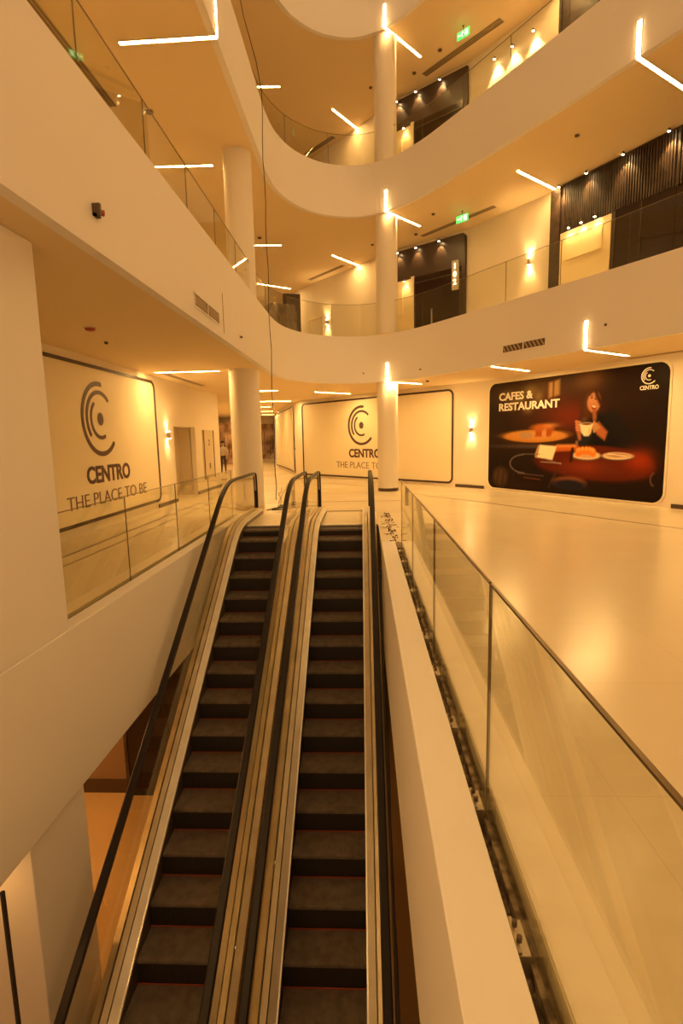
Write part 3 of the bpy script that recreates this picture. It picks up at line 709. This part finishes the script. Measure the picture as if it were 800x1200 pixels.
# ------------------------------------------------------------------ café poster
L1 = (A1-B1); PR = atan2(L1.y, L1.x); uu = L1.normalized()
Pst = A1 - uu*5.68
PW, PH = 5.56, 3.22
t = thing('cafe_poster', 'large dark café poster of a woman drinking from a cup, right wall', 'poster', (Pst.x, Pst.y, .08), PR)
b = MB(); b.prism(rounded(-.05, PW+.05, -.03, PH+.05, .28), -.02, -.001, 'y'); b.build('margin', M_paper, t)
def paint_poster():
    nx, nz = 420, 244
    X, Z = np.meshgrid(np.linspace(0, 1, nx), np.linspace(0, 1, nz))      # picture coordinates, Z = 0 at the bottom
    asp = PW/PH
    X = np.interp(X, [0, .128, .33, .39, .53, .64, .662, .785, .90, .965, 1], [0, .095, .265, .33, .45, .56, .592, .735, .85, .945, 1])
    img = np.zeros((nz, nx, 3)); img[:] = (.030, .016, .012)
    def blend(mask, col): 
        for i in range(3): img[..., i] = img[..., i]*(1-mask)+col[i]*mask
    def sm(d, e): return np.clip(.5-d/(2*e), 0, 1)
    def ell(cx, cz, rx, rz, col, rot=0, soft=.004, a=1):
        dx = (X-cx)*asp; dz = Z-cz; c, s = cos(radians(rot)), sin(radians(rot)); u = (dx*c+dz*s)/(rx*asp); v = (-dx*s+dz*c)/rz
        d = (np.sqrt(u*u+v*v)-1)*min(rx*asp, rz); blend(sm(d, soft)*a, col)
    def glow(cx, cz, rx, rz, col, a=1):
        blend(a*np.exp(-(((X-cx)/rx)**2+((Z-cz)/rz)**2)), col)
    def cap(x0, z0, x1, z1, r0, r1, col, soft=.004, a=1):
        ax, az, bx, bz = x0*asp, z0, x1*asp, z1; px = X*asp-ax; pz = Z-az; L = (bx-ax)**2+(bz-az)**2
        h = np.clip((px*(bx-ax)+pz*(bz-az))/L, 0, 1); d = np.sqrt((px-h*(bx-ax))**2+(pz-h*(bz-az))**2)-(r0+(r1-r0)*h); blend(sm(d, soft)*a, col)
    def poly(pts, col, soft=.004, a=1):
        ins = np.zeros_like(X, bool); n = len(pts); dm = np.full_like(X, 9.)
        for i in range(n):
            x0, z0 = pts[i]; x1, z1 = pts[(i+1) % n]
            cr = ((z0 > Z) != (z1 > Z)) & (X < (x1-x0)*(Z-z0)/((z1-z0) or 1e-9)+x0); ins ^= cr
            ex, ez = (x1-x0)*asp, z1-z0; h = np.clip(((X-x0)*asp*ex+(Z-z0)*ez)/(ex*ex+ez*ez+1e-12), 0, 1)
            dm = np.minimum(dm, np.hypot((X-x0)*asp-h*ex, Z-z0-h*ez))
        blend(sm(np.where(ins, -dm, dm), soft)*a, col)
    # background: dim café interior
    glow(.38, .75, .30, .30, (.11, .035, .015), .8); glow(.22, .90, .18, .10, (.17, .11, .05), .8); glow(.56, .93, .09, .08, (.26, .14, .06), .9)
    for cx, cz, rx in ((.10, .88, .035), (.17, .84, .03), (.23, .90, .03), (.28, .84, .028), (.22, .74, .025), (.13, .78, .02)): glow(cx, cz, rx, .04, (.34, .26, .12), .6)
    poly([(.345, .82), (.40, .84), (.40, .97), (.345, .95)], (.46, .30, .14), .012, .9)
    poly([(.365, .82), (.372, .82), (.372, .97), (.365, .96)], (.10, .05, .02), .006, .9)
    glow(.47, .66, .12, .12, (.24, .045, .018), .8)
    glow(.12, .48, .2, .1, (.05, .022, .015), .8)
    # back table with bowls
    ell(.265, .470, .185, .060, (.085, .030, .014)); ell(.265, .495, .180, .055, (.55, .27, .07)); ell(.262, .505, .150, .038, (.66, .36, .11), soft=.02)
    ell(.215, .505, .040, .032, (.50, .33, .18)); poly([(.265, .49), (.36, .49), (.38, .56), (.34, .60), (.27, .58)], (.42, .13, .03), .012)
    cap(.325, .50, .325, .55, .024, .024, (.62, .33, .16)); ell(.295, .57, .05, .03, (.50, .18, .04), soft=.015)
    glow(.36, .585, .04, .02, (.75, .40, .16), .6)
    ell(.265, .405, .22, .016, (.20, .16, .15), soft=.01, a=.5)
    # woman: hair behind, jumper, face, hands, cup
    ell(.578, .745, .052, .118, (.12, .045, .018), 8, .016); cap(.545, .78, .520, .57, .040, .026, (.11, .040, .016), .016); glow(.545, .72, .02, .08, (.20, .085, .035), .6)
    cap(.535, .62, .500, .42, .022, .010, (.17, .12, .10), .012, .6)
    poly([(.545, .60), (.60, .66), (.68, .66), (.75, .60), (.80, .50), (.83, .33), (.60, .30), (.52, .38), (.50, .50)], (.016, .014, .018), .02)
    cap(.70, .62, .80, .40, .07, .06, (.022, .018, .020), .03); cap(.56, .50, .52, .40, .035, .05, (.030, .034, .045), .02)
    ell(.590, .757, .042, .082, (.62, .31, .16), -14, .008)
    glow(.580, .790, .022, .045, (.74, .44, .26), .7); glow(.602, .735, .02, .035, (.66, .34, .18), .6)
    cap(.600, .840, .632, .75, .016, .020, (.10, .035, .016), .012); cap(.556, .825, .585, .852, .014, .018, (.15, .055, .022), .010)
    cap(.570, .790, .583, .792, .005, .004, (.10, .035, .02), .004); cap(.598, .782, .610, .778, .005, .004, (.10, .035, .02), .004)
    cap(.566, .806, .584, .809, .003, .003, (.13, .05, .03), .004); cap(.598, .799, .612, .793, .003, .003, (.13, .05, .03), .004)
    cap(.588, .775, .587, .752, .004, .007, (.66, .34, .19), .005)
    ell(.593, .717, .017, .019, (.36, .05, .03), -12, .004); ell(.593, .723, .014, .009, (.88, .78, .62), -12, .003)
    cap(.596, .68, .600, .63, .022, .02, (.42, .18, .09), .012)
    poly([(.590, .560), (.625, .600), (.680, .520), (.665, .455), (.620, .500)], (.50, .20, .09), .012)       # right forearm
    cap(.505, .56, .515, .47, .024, .014, (.46, .20, .10), .01); cap(.500, .44, .505, .36, .010, .006, (.34, .24, .20), .01)
    for i in range(4): cap(.600+.010*i, .600-.014*i, .588+.004*i, .572-.016*i, .011, .009, (.62-.03*i, .33, .17), .004)
    for i in range(4): cap(.492+.002*i, .610-.022*i, .516+.002*i, .602-.022*i, .011, .008, (.60, .31-.01*i, .16), .004)
    ell(.552, .583, .038, .016, (.93, .84, .68)); poly([(.515, .585), (.590, .585), (.580, .515), (.562, .490), (.538, .490), (.522, .520)], (.88, .76, .58), .006)
    ell(.552, .587, .031, .010, (.30, .15, .07), soft=.003); glow(.57, .53, .012, .03, (.62, .45, .28), .6)
    # front table with plates, croissant, knife
    ell(.60, .255, .345, .145, (.050, .018, .012), -2); ell(.605, .275, .335, .140, (.16, .030, .012), -2, .01)
    glow(.85, .30, .08, .08, (.42, .07, .015), .85); glow(.56, .24, .12, .06, (.33, .07, .025), .8); glow(.70, .22, .08, .04, (.20, .05, .02), .5)
    cap(.36, .385, .50, .395, .026, .022, (.60, .19, .045), .008); cap(.40, .410, .49, .412, .012, .012, (.85, .42, .14), .01, .7)
    poly([(.270, .310), (.300, .420), (.395, .405), (.375, .290)], (.93, .80, .58), .006); poly([(.265, .33), (.29, .42), (.30, .41), (.283, .30)], (.55, .34, .20), .005)
    ell(.560, .325, .085, .034, (.20, .13, .10)); ell(.560, .335, .083, .034, (.82, .66, .46)); ell(.560, .338, .068, .026, (.66, .46, .28), soft=.01)
    for i in range(7):
        a = pi*(i+.5)/7; ell(.556-.048*cos(a), .352+.020*sin(a), .016, .034, (.80, .30, .06), 0, .006); ell(.553-.048*cos(a), .368+.020*sin(a), .007, .014, (.98, .58, .18), 0, .008, .8)
    ell(.735, .325, .080, .028, (.14, .09, .08)); ell(.735, .335, .078, .028, (.80, .66, .48)); ell(.740, .340, .055, .016, (.45, .26, .15), soft=.01); cap(.69, .35, .78, .335, .004, .004, (.85, .75, .6), .003)
    cap(.31, .270, .42, .262, .004, .004, (.42, .33, .28), .003); cap(.33, .300, .42, .255, .003, .003, (.36, .28, .24), .003)
    cap(.472, .29, .478, .385, .014, .014, (.05, .018, .012), .008)
    # chair rails and legs
    for i in range(22):
        a0 = radians(95+i*8); a1 = radians(95+(i+1)*8); cap(.21+.085*cos(a0), .245+.085*sin(a0), .21+.085*cos(a1), .245+.085*sin(a1), .006, .006, (.24, .20, .19), .004, .8)
    cap(.20, .335, .30, .335, .005, .004, (.24, .20, .18), .004, .8); cap(.17, .155, .33, .145, .004, .004, (.20, .13, .11), .004, .9)
    cap(.21, .12, .31, .11, .003, .003, (.45, .16, .08), .004, .7); cap(.40, .20, .36, .05, .008, .008, (.09, .05, .05), .006)
    ell(.47, .105, .085, .050, (.30, .12, .055), 0, .012); ell(.47, .082, .09, .045, (.030, .030, .05), 0, .012); ell(.07, .11, .04, .09, (.16, .09, .05), 0, .02, .8)
    for i in range(5): cap(.02+.03*i, .03, .03+.03*i, .18, .005, .005, (.05, .03, .03), .006)
    for i in range(10):
        a0 = radians(110+i*14); a1 = radians(110+(i+1)*14); cap(.945+.03*cos(a0), .17+.05*sin(a0), .945+.03*cos(a1), .17+.05*sin(a1), .006, .006, (.22, .13, .10), .006, .8)
    glow(.20, .04, .10, .05, (.06, .03, .025), .6)
    # right side falls to near black
    sh = 1/(1+np.exp(-(X-.86)/.03)); img[...] = img*(1-.0*sh[..., None])
    rng = np.random.default_rng(3); img *= (1+.05*rng.standard_normal(img.shape[:2]))[..., None]
    return np.clip(img, 0, 1)**1.3, nx, nz
img, nx, nz = paint_poster()
# rounded-corner grid: points outside the corner radius are pulled in
vx = np.linspace(0, 1, nx)*PW; vz = np.linspace(0, 1, nz)*PH
GX, GZ = np.meshgrid(vx, vz); R = .26
for sx in (0, 1):
    for sz in (0, 1):
        cx = R if sx == 0 else PW-R; cz = R if sz == 0 else PH-R
        m = ((GX < cx) if sx == 0 else (GX > cx)) & ((GZ < cz) if sz == 0 else (GZ > cz))
        dx = GX-cx; dz = GZ-cz; mxa = np.maximum(np.abs(dx), np.abs(dz)); d = np.hypot(dx, dz)
        k = np.where(d > 0, mxa/np.maximum(d, 1e-9), 1); GX = np.where(m, cx+dx*k, GX); GZ = np.where(m, cz+dz*k, GZ)
me = bpy.data.meshes.new('printed_picture')
co = np.stack([GX.ravel(), np.full(GX.size, -.024), GZ.ravel()], 1)
idx = np.arange(nx*nz).reshape(nz, nx); q = np.stack([idx[:-1, :-1], idx[:-1, 1:], idx[1:, 1:], idx[1:, :-1]], -1).reshape(-1, 4)
me.from_pydata(co.tolist(), [], q.tolist())
ca = me.color_attributes.new('ink', 'FLOAT_COLOR', 'POINT'); ca.data.foreach_set('color', np.concatenate([img.reshape(-1, 3), np.ones((nx*nz, 1))], 1).astype(np.float32).ravel())
mp = mat('poster_print', (.1, .1, .1), .5, spec=.12); at_ = mp.node_tree.nodes.new('ShaderNodeAttribute'); at_.attribute_name = 'ink'; mp.node_tree.links.new(at_.outputs['Color'], mp.node_tree.nodes['Principled BSDF'].inputs['Base Color'])
me.materials.append(mp); o = bpy.data.objects.new('printed_picture', me); COL.objects.link(o); o.parent = t
text_mesh('lettering', 'CAFES &', .31, M_letw, t, .42, -.03, 2.69, width=1.30, bold=.009)
text_mesh('lettering', 'RESTAURANT', .31, M_letw, t, .42, -.03, 2.38, width=2.22, bold=.009)
emblem(t, 5.09, 2.94, .18, M_letw, -.026)
text_mesh('lettering', 'CENTRO', .13, M_letw, t, 5.10, -.03, 2.63, width=.44, bold=.002, align='CENTER')

# ------------------------------------------------------------------ far corridor
M_mural = mat('mural_print', (.66, .46, .34), .6, var=(1.3, (.22, .12, .08), .42, .62))
for i, (x0, x1, lb) in enumerate([(-9.8, -8.9, 'brown picture panel at the end of the corridor left of the thick column'), (-8.35, -7.1, 'brown picture panel at the end of the corridor right of the thick column')]):
    t = thing('mural_panel', lb, 'picture panel', (x0, 41.98, .2))
    b = MB(); b.box(0, x1-x0, -.05, 0, 0, 2.75); b.build('print', M_mural, t)
    b = MB()
    for k in range(6): x = .1+k*(x1-x0-.2)/5; b.box(x-.02, x+.02, -.07, -.05, random.uniform(.2, 1), random.uniform(1.4, 2.5))
    b.build('dark_motif', M_line, t)
b = MB(); b.box(-8.75, -8.45, 41.9, 41.98, 0, 2.1); b.box(-8.72, -8.48, 41.88, 41.9, .05, 2.05); b.build('corridor_door', M_darkpanel, label='narrow black doorway at the corridor end beside the thick column', cat='door')
# mural left of column at the closer side wall
t = thing('mural_panel', 'tall brown picture panel in the opening beside the standing person', 'picture panel', (-10.4, 38.0, .0))
b = MB(); b.box(-1.4, 1.0, 0, .06, 0, 3.0); b.build('print', M_mural, t)
b = MB()
for k in range(7): x = -1.2+k*.32; b.box(x-.02, x+.03, -.02, 0, random.uniform(.2, 1), random.uniform(1.4, 2.7))
b.build('dark_motif', M_line, t)
# sign panel on the left wall
t = thing('notice_panel', 'tall pale notice panel with two small symbols on the left wall past the door niche', 'sign', (-5.45, 17.85, .42), pi/2)
b = MB(); b.box(0, 1.2, -.04, -.001, 0, 1.68); b.build('panel', M_nicheback, t)
b = MB(); b.box(0, .05, -.055, -.04, 0, 1.68); b.box(1.15, 1.2, -.055, -.04, 0, 1.68); b.build('edge_trim', M_line, t)
text_mesh('symbol', '2', .30, M_print, t, .6, -.05, 1.15, align='CENTER'); text_mesh('symbol', '0', .30, M_print, t, .6, -.05, .35, align='CENTER')
# person in the corridor
def person():
    t = thing('person', 'person in a pale top and dark trousers standing in the corridor', 'person', (-7.37, 27.6, 0), 0)
    joints = {'pelvis': (0, 0, .92, .12), 'chest': (0, 0, 1.22, .135), 'neck': (0, 0, 1.43, .05), 'head0': (0, -.01, 1.52, .075), 'head': (0, -.015, 1.60, .088), 'head2': (0, -.01, 1.67, .06)}
    vs = list(joints.values()); E = [(0, 1), (1, 2), (2, 3), (3, 4), (4, 5)]
    def chain(root, pts):
        prev = root
        for p in pts: vs.append(p); E.append((prev, len(vs)-1)); prev = len(vs)-1
        return prev
    for s in (-1, 1):
        chain(0, [(s*.09, 0, .86, .085), (s*.10, -.02*s, .48, .056), (s*.10, .02*s, .09, .038), (s*.115, -.14+.02*s, .035, .032)])
        w = chain(1, [(s*.175, 0, 1.36, .056), (s*.225, .02, 1.10, .040), (s*.21, -.10, .88, .028), (s*.20, -.135, .83, .026)])
        for k in range(4):
            x = s*(.19+.012*k); chain(w, [(x, -.155, .79, .008), (x, -.165, .755+.004*abs(k-1.5), .007)])
        chain(w, [(s*.175, -.155, .815, .009), (s*.165, -.17, .79, .008)])
    me = bpy.data.meshes.new('body'); me.from_pydata([v[:3] for v in vs], E, [])
    o = bpy.data.objects.new('body', me); COL.objects.link(o)
    md = o.modifiers.new('skin', 'SKIN'); o.modifiers.new('sub', 'SUBSURF').levels = 1
    for i, v in enumerate(vs): me.skin_vertices[0].data[i].radius = (v[3], v[3])
    me.skin_vertices[0].data[0].use_root = True
    dg = bpy.context.evaluated_depsgraph_get(); m2 = bpy.data.meshes.new_from_object(o.evaluated_get(dg)); bpy.data.objects.remove(o)
    m2.name = 'body'; 
    for m in (M_skin, M_cloth_l, M_cloth_d): m2.materials.append(m)
    for p in m2.polygons:
        p.use_smooth = True; c = p.center
        p.material_index = 0 if c.z > 1.42 else (2 if c.z < .95 and abs(c.x) < .17 else (1 if c.z > 1.05 or abs(c.x) < .18 else 0))
    o = bpy.data.objects.new('body', m2); COL.objects.link(o); o.parent = t
    b = MB(); b.lathe((0, .005, 1.60), [(.094, 0), (.097, .05), (.080, .10), (.04, .125)], 16); b.build('hair', M_hair, t, smooth=True)
person()

# ------------------------------------------------------------------ small ceiling and fascia fittings
def slot(p0, p1, z, w, label, lines=3):
    a, c = Vector(p0), Vector(p1); L = (c-a).length
    t = thing('slot_diffuser', label, 'air vent', (a.x, a.y, z), atan2((c-a).y, (c-a).x))
    b = MB(); b.box(0, L, -w/2, w/2, -.008, -.0005); b.build('slot', M_slot, t)
    b = MB()
    for k in range(lines+1):
        y = -w/2+w*k/lines; b.box(0, L, y-.006, y+.006, -.014, -.008)
    b.build('fin', M_slotf, t)
slot((2.05, 19.0), (3.95, 16.85), 8.40, .16, 'linear air slot in the middle ceiling below the exit sign')
slot((2.12, 19.0), (4.05, 16.85), 13.30, .22, 'linear air slot in the top ceiling near the exit sign')
slot((-2.2, 23.5), (-.7, 21.75), 8.40, .16, 'linear air slot in the middle ceiling left of the column')
slot((-2.2, 23.5), (-1.0, 22.3), 13.30, .2, 'linear air slot in the top ceiling behind the curved glass')
slot((-5.02, 5.0), (-4.92, 11.4), 8.40, .20, 'long linear air slot at the upper left of the middle ceiling', 3)
slot((-5.02, 13.4), (-5.0, 16.8), 3.45, .14, 'linear air slot in the low ceiling near the left door niche')
slot((6.25, 13.1), (8.3, 9.7), 3.45, .12, 'linear air slot in the low ceiling over the right end of the café poster')
def vent(x, y, z, rz, L, h, label, stripes):
    t = thing('air_vent', label, 'air vent', (x, y, z), rz)
    b = MB(); b.box(0, L, -.012, -.001, 0, h); b.build('opening', M_dot, t)
    b = MB(); b.box(-.02, L+.02, -.02, -.001, -.02, 0); b.box(-.02, L+.02, -.02, -.001, h, h+.02); b.box(-.02, 0, -.02, -.001, 0, h); b.box(L, L+.02, -.02, -.001, 0, h); b.box(L/2-.015, L/2+.015, -.022, -.001, 0, h); b.build('frame', M_fascia, t)
    b = MB(); n = stripes
    for k in range(n):
        x0 = L*(k+.35)/n
        if abs(x0-L/2) < .04: continue
        R = Euler((0, radians(-35), 0)).to_matrix(); b.obox((x0, -.016, h/2), (min(.014, L/n*.22), .003, h*.5), R=R)
    b.build('blades', M_slotf, t)
a = Vector(VOID[-3]); 
dR = (Vector((5.5, 9.95))-Vector((4.15, 12.2))).normalized(); rR = atan2(dR.y, dR.x)
# face of the balcony front between (2.75,14.4) and (4.15,12.2)
def on_face(s):
    a, c = Vector((2.75, 14.4)), Vector((4.15, 12.2)); d = (c-a).normalized(); return a+d*s, atan2(d.y, d.x)
p, rr = on_face(1.22); vent(p.x, p.y, 3.70, rr, 1.22, .15, 'striped air vent in the right balcony front above the café poster', 11)
vent(-2.35, 7.68, 3.64, pi/2, 1.25, .16, 'air vent with two grilles in the left balcony front', 26)
def dot(x, y, z, label, r=.05, red=False, wall=None):
    t = thing('smoke_detector' if wall is None else 'sensor', label, 'detector', (x, y, z))
    m_ = M_reddev if red else M_dot
    if wall is None:
        b = MB(); b.lathe((0, 0, 0), [(r*1.3, -.012), (r*1.3, -.0005)], 16); b.build('base', M_ivory, t)
        b = MB(); b.lathe((0, 0, -.05), [(r*.5, 0), (r, .012), (r, .037)], 16); b.build('cap', m_, t, smooth=True)
    else:
        t.rotation_euler.z = wall
        b = MB(); b.box(-r, r, -.012, -.001, -r, r); b.build('base', M_ivory, t)
        b = MB(); b.tube([(0, -.012, 0), (0, -.05, -.01)], r*.6, 10); b.build('cap', m_, t)
dot(-4.05, 8.03, 3.45, 'dark red smoke detector on the low ceiling beside the left pillar', .07, True)
dot(-4.34, 9.12, 3.45, 'tiny sprinkler head on the low ceiling left, past the red detector', .03)
dot(-4.26, 11.6, 8.40, 'dark dome detector on the middle ceiling at upper left', .08)
dot(1.83, 18.78, 8.40, 'dark detector by the end of the lamp at the middle column', .05)
dot(2.47, 17.89, 13.30, 'right-hand dark detector on the top ceiling near the air slot', .06)
dot(1.79, 18.86, 13.30, 'left-hand dark detector on the top ceiling near the air slot', .06)
dot(.40, 19.47, 13.30, 'dark detector left of the uppermost column', .05)
dot(.40, 19.58, 8.40, 'dark detector left of the middle column', .05)
dot(-3.36, 18.56, 8.40, 'dark detector on the middle ceiling just left of the hanging cable', .06)
dot(2.2, 17.2, 8.40, 'dark detector on the middle ceiling between column lamp and exit sign', .05)
dot(4.9, 13.2, 8.40, 'small sprinkler head on the ceiling under the uppermost balcony, right', .05)
dot(-3.4, 16.0, 3.45, 'small sprinkler head on the low ceiling by the thick column', .04)
dot(2.0, 16.9, 3.45, 'small sprinkler head on the low ceiling right of the column lamp', .05)
dot(-2.35, 10.46, 3.71, 'small dark sensor on the left balcony front right of the grille', .03, wall=pi/2)
dot(.02, 17.20, 3.75, 'small dark sensor on the middle balcony front left of the column', .03, wall=0)
dot(1.70, 16.0, 3.68, 'small dark sensor on the balcony front right of the lowest column lamp', .03, wall=-.9)
p, rr = on_face(3.9); dot(p.x, p.y, 3.86, 'small dark sensor on the right balcony front beside the L-shaped lamp', .045, wall=rr)
# bracket with red plug on the left balcony front
t = thing('junction_bracket', 'little metal bracket with a red plug on the left balcony front', 'bracket', (-2.35, 4.92, 3.78), pi/2)
b = MB(); b.box(-.05, -.02, -.07, -.001, -.05, .05); b.box(-.05, .03, -.04, -.001, -.05, -.03); b.build('bracket', M_dot, t)
b = MB(); b.tube([(.0, -.001, .0), (.05, -.06, .0)], .026, 10); b.build('plug', M_reddev, t)
b = MB(); b.tube([(-2.345, 9.25, 3.55), (-2.345, 9.25, 4.2)], .008, 6); b.build('conduit', M_slotf, label='thin vertical conduit on the left balcony front beside the grille', cat='conduit')
# exit signs
def exit_sign(x, y, z, rz, label):
    t = thing('exit_sign', label, 'exit sign', (x, y, z), rz)
    b = MB(); b.tube([(0, 0, 0), (0, 0, -.14)], .012, 8); b.lathe((0, 0, -.012), [(.04, 0), (.04, .011)], 12); b.build('hanger', M_dot, t)
    t.scale = (.78, .78, .78)
    b = MB(); b.box(-.26, .26, -.025, .025, -.40, -.14); pn = b.build('panel', M_exit, t, bevel=.006)
    b = MB(); y0 = -.029
    def seg(x0, z0, x1, z1, w):
        d = Vector((x1-x0, z1-z0)).normalized(); n = Vector((-d.y, d.x))*w/2; b.prism([(x0-n.x, z0-n.y), (x1-n.x, z1-n.y), (x1+n.x, z1+n.y), (x0+n.x, z0+n.y)], y0, -.0255, 'y')
    seg(-.02, -.22, -.05, -.28, .04); seg(-.05, -.28, -.10, -.31, .025); seg(-.05, -.28, -.01, -.33, .025); seg(-.01, -.33, -.03, -.37, .02); seg(-.02, -.22, .04, -.26, .02); seg(-.02, -.22, -.08, -.24, .02)
    b.prism([(-.01+.02*cos(k*pi/5), -.19+.02*sin(k*pi/5)) for k in range(10)], y0, -.0255, 'y')
    b.build('running_figure', M_exitw, pn)
    b = MB(); b.prism([(-.22, -.27), (-.17, -.22), (-.17, -.25), (-.12, -.25), (-.12, -.29), (-.17, -.29), (-.17, -.32)], y0, -.0255, 'y'); b.build('arrow', M_exitw, pn)
    b = MB(); b.box(.08, .21, y0, -.0255, -.37, -.18); b.build('doorway', M_exitw, pn)
exit_sign(3.05, 17.1, 8.40, -.75, 'hanging green exit sign under the middle ceiling')
exit_sign(3.01, 17.0, 13.30, -.75, 'hanging green exit sign under the top ceiling')

# ------------------------------------------------------------------ loose cables
b = MB(); pts = [(-2.30, 8.6, 11.1), (-2.25, 10.2, 10.7), (-2.28, 11.8, 10.15), (-2.22, 12.7, 9.9), (-2.18, 13.0, 9.5)]
pts += [(-2.19+.015*sin(k*1.7), 13.0+.01*cos(k), 9.5-.47*k) for k in range(1, 20)] + [(-2.2, 13.0, .25)]
b.tube(pts, .009, 6); b.build('hanging_cable', M_cable, label='thin black cable hanging down the whole void on the left', cat='cable')
b = MB()
def wig(p0, p1, n, amp, z=.012, r=.010):
    p0, p1 = Vector(p0), Vector(p1); out = []
    for k in range(n+1):
        q = p0.lerp(p1, k/n); out.append((q.x+random.uniform(-amp, amp), q.y+random.uniform(-amp, amp), z))
    b.tube(catmull(out, 4), r, 6)
wig((-2.2, 13.0), (-3.0, 19), 8, .05); wig((-2.2, 13.0), (-3.1, 22), 10, .05); wig((-2.25, 12.9), (-1.2, 13.9), 6, .12); wig((-2.25, 13.1), (-1.5, 14.6), 5, .10); wig((-2.3, 13.0), (-2.0, 14.4), 5, .14)
b.build('floor_cable', M_cable, label='tangle of black cable on the floor behind the left escalator newel', cat='cable')
b = MB()
wig((-.9, 12.55), (.0, 12.6), 6, .03, .010, .006); b.build('floor_cable', M_cable, label='thin cable across the floor behind the right escalator landing', cat='cable')
# cables hanging in the gap beside the right escalator
b = MB()
for j in range(3):
    P = []
    for k in range(16):
        y = 8.6-.45*k; zz = min(-.05, nose_z(y)+.55) ; P.append((.232+.012*sin(k*1.3+j*2), y, zz-.12*j+.05*sin(k*.9+j)))
    b.tube(catmull(P, 3), .010, 6)
b.build('hanging_cable', M_cable, label='dark cables sagging in the gap between the right escalator and the parapet', cat='cable')
# dark post at the lower left edge
t = thing('post', 'slim dark upright post at the lower left corner of the picture', 'post', (-2.82, 3.5, -4.95))
b = MB(); b.lathe((0, 0, 0), [(.018, .02), (.018, 3.3)], 16); b.build('shaft', M_cable, t, smooth=True)
b = MB(); b.lathe((0, 0, 0), [(.10, .001), (.10, .02)], 16); b.build('base_plate', M_steel, t)

t = thing('dark_shopfront', 'dark glossy shopfront panel on the lower floor beside the left escalator', 'shopfront', (-3.1, 9.16, -4.95))
b = MB(); b.box(-1.44, 0, -.06, -.001, 0, 3.3); b.build('pane', M_shop, t)
b = MB(); b.box(-1.50, -1.44, -.08, -.001, 0, 3.3); b.build('upright', M_wood, t)
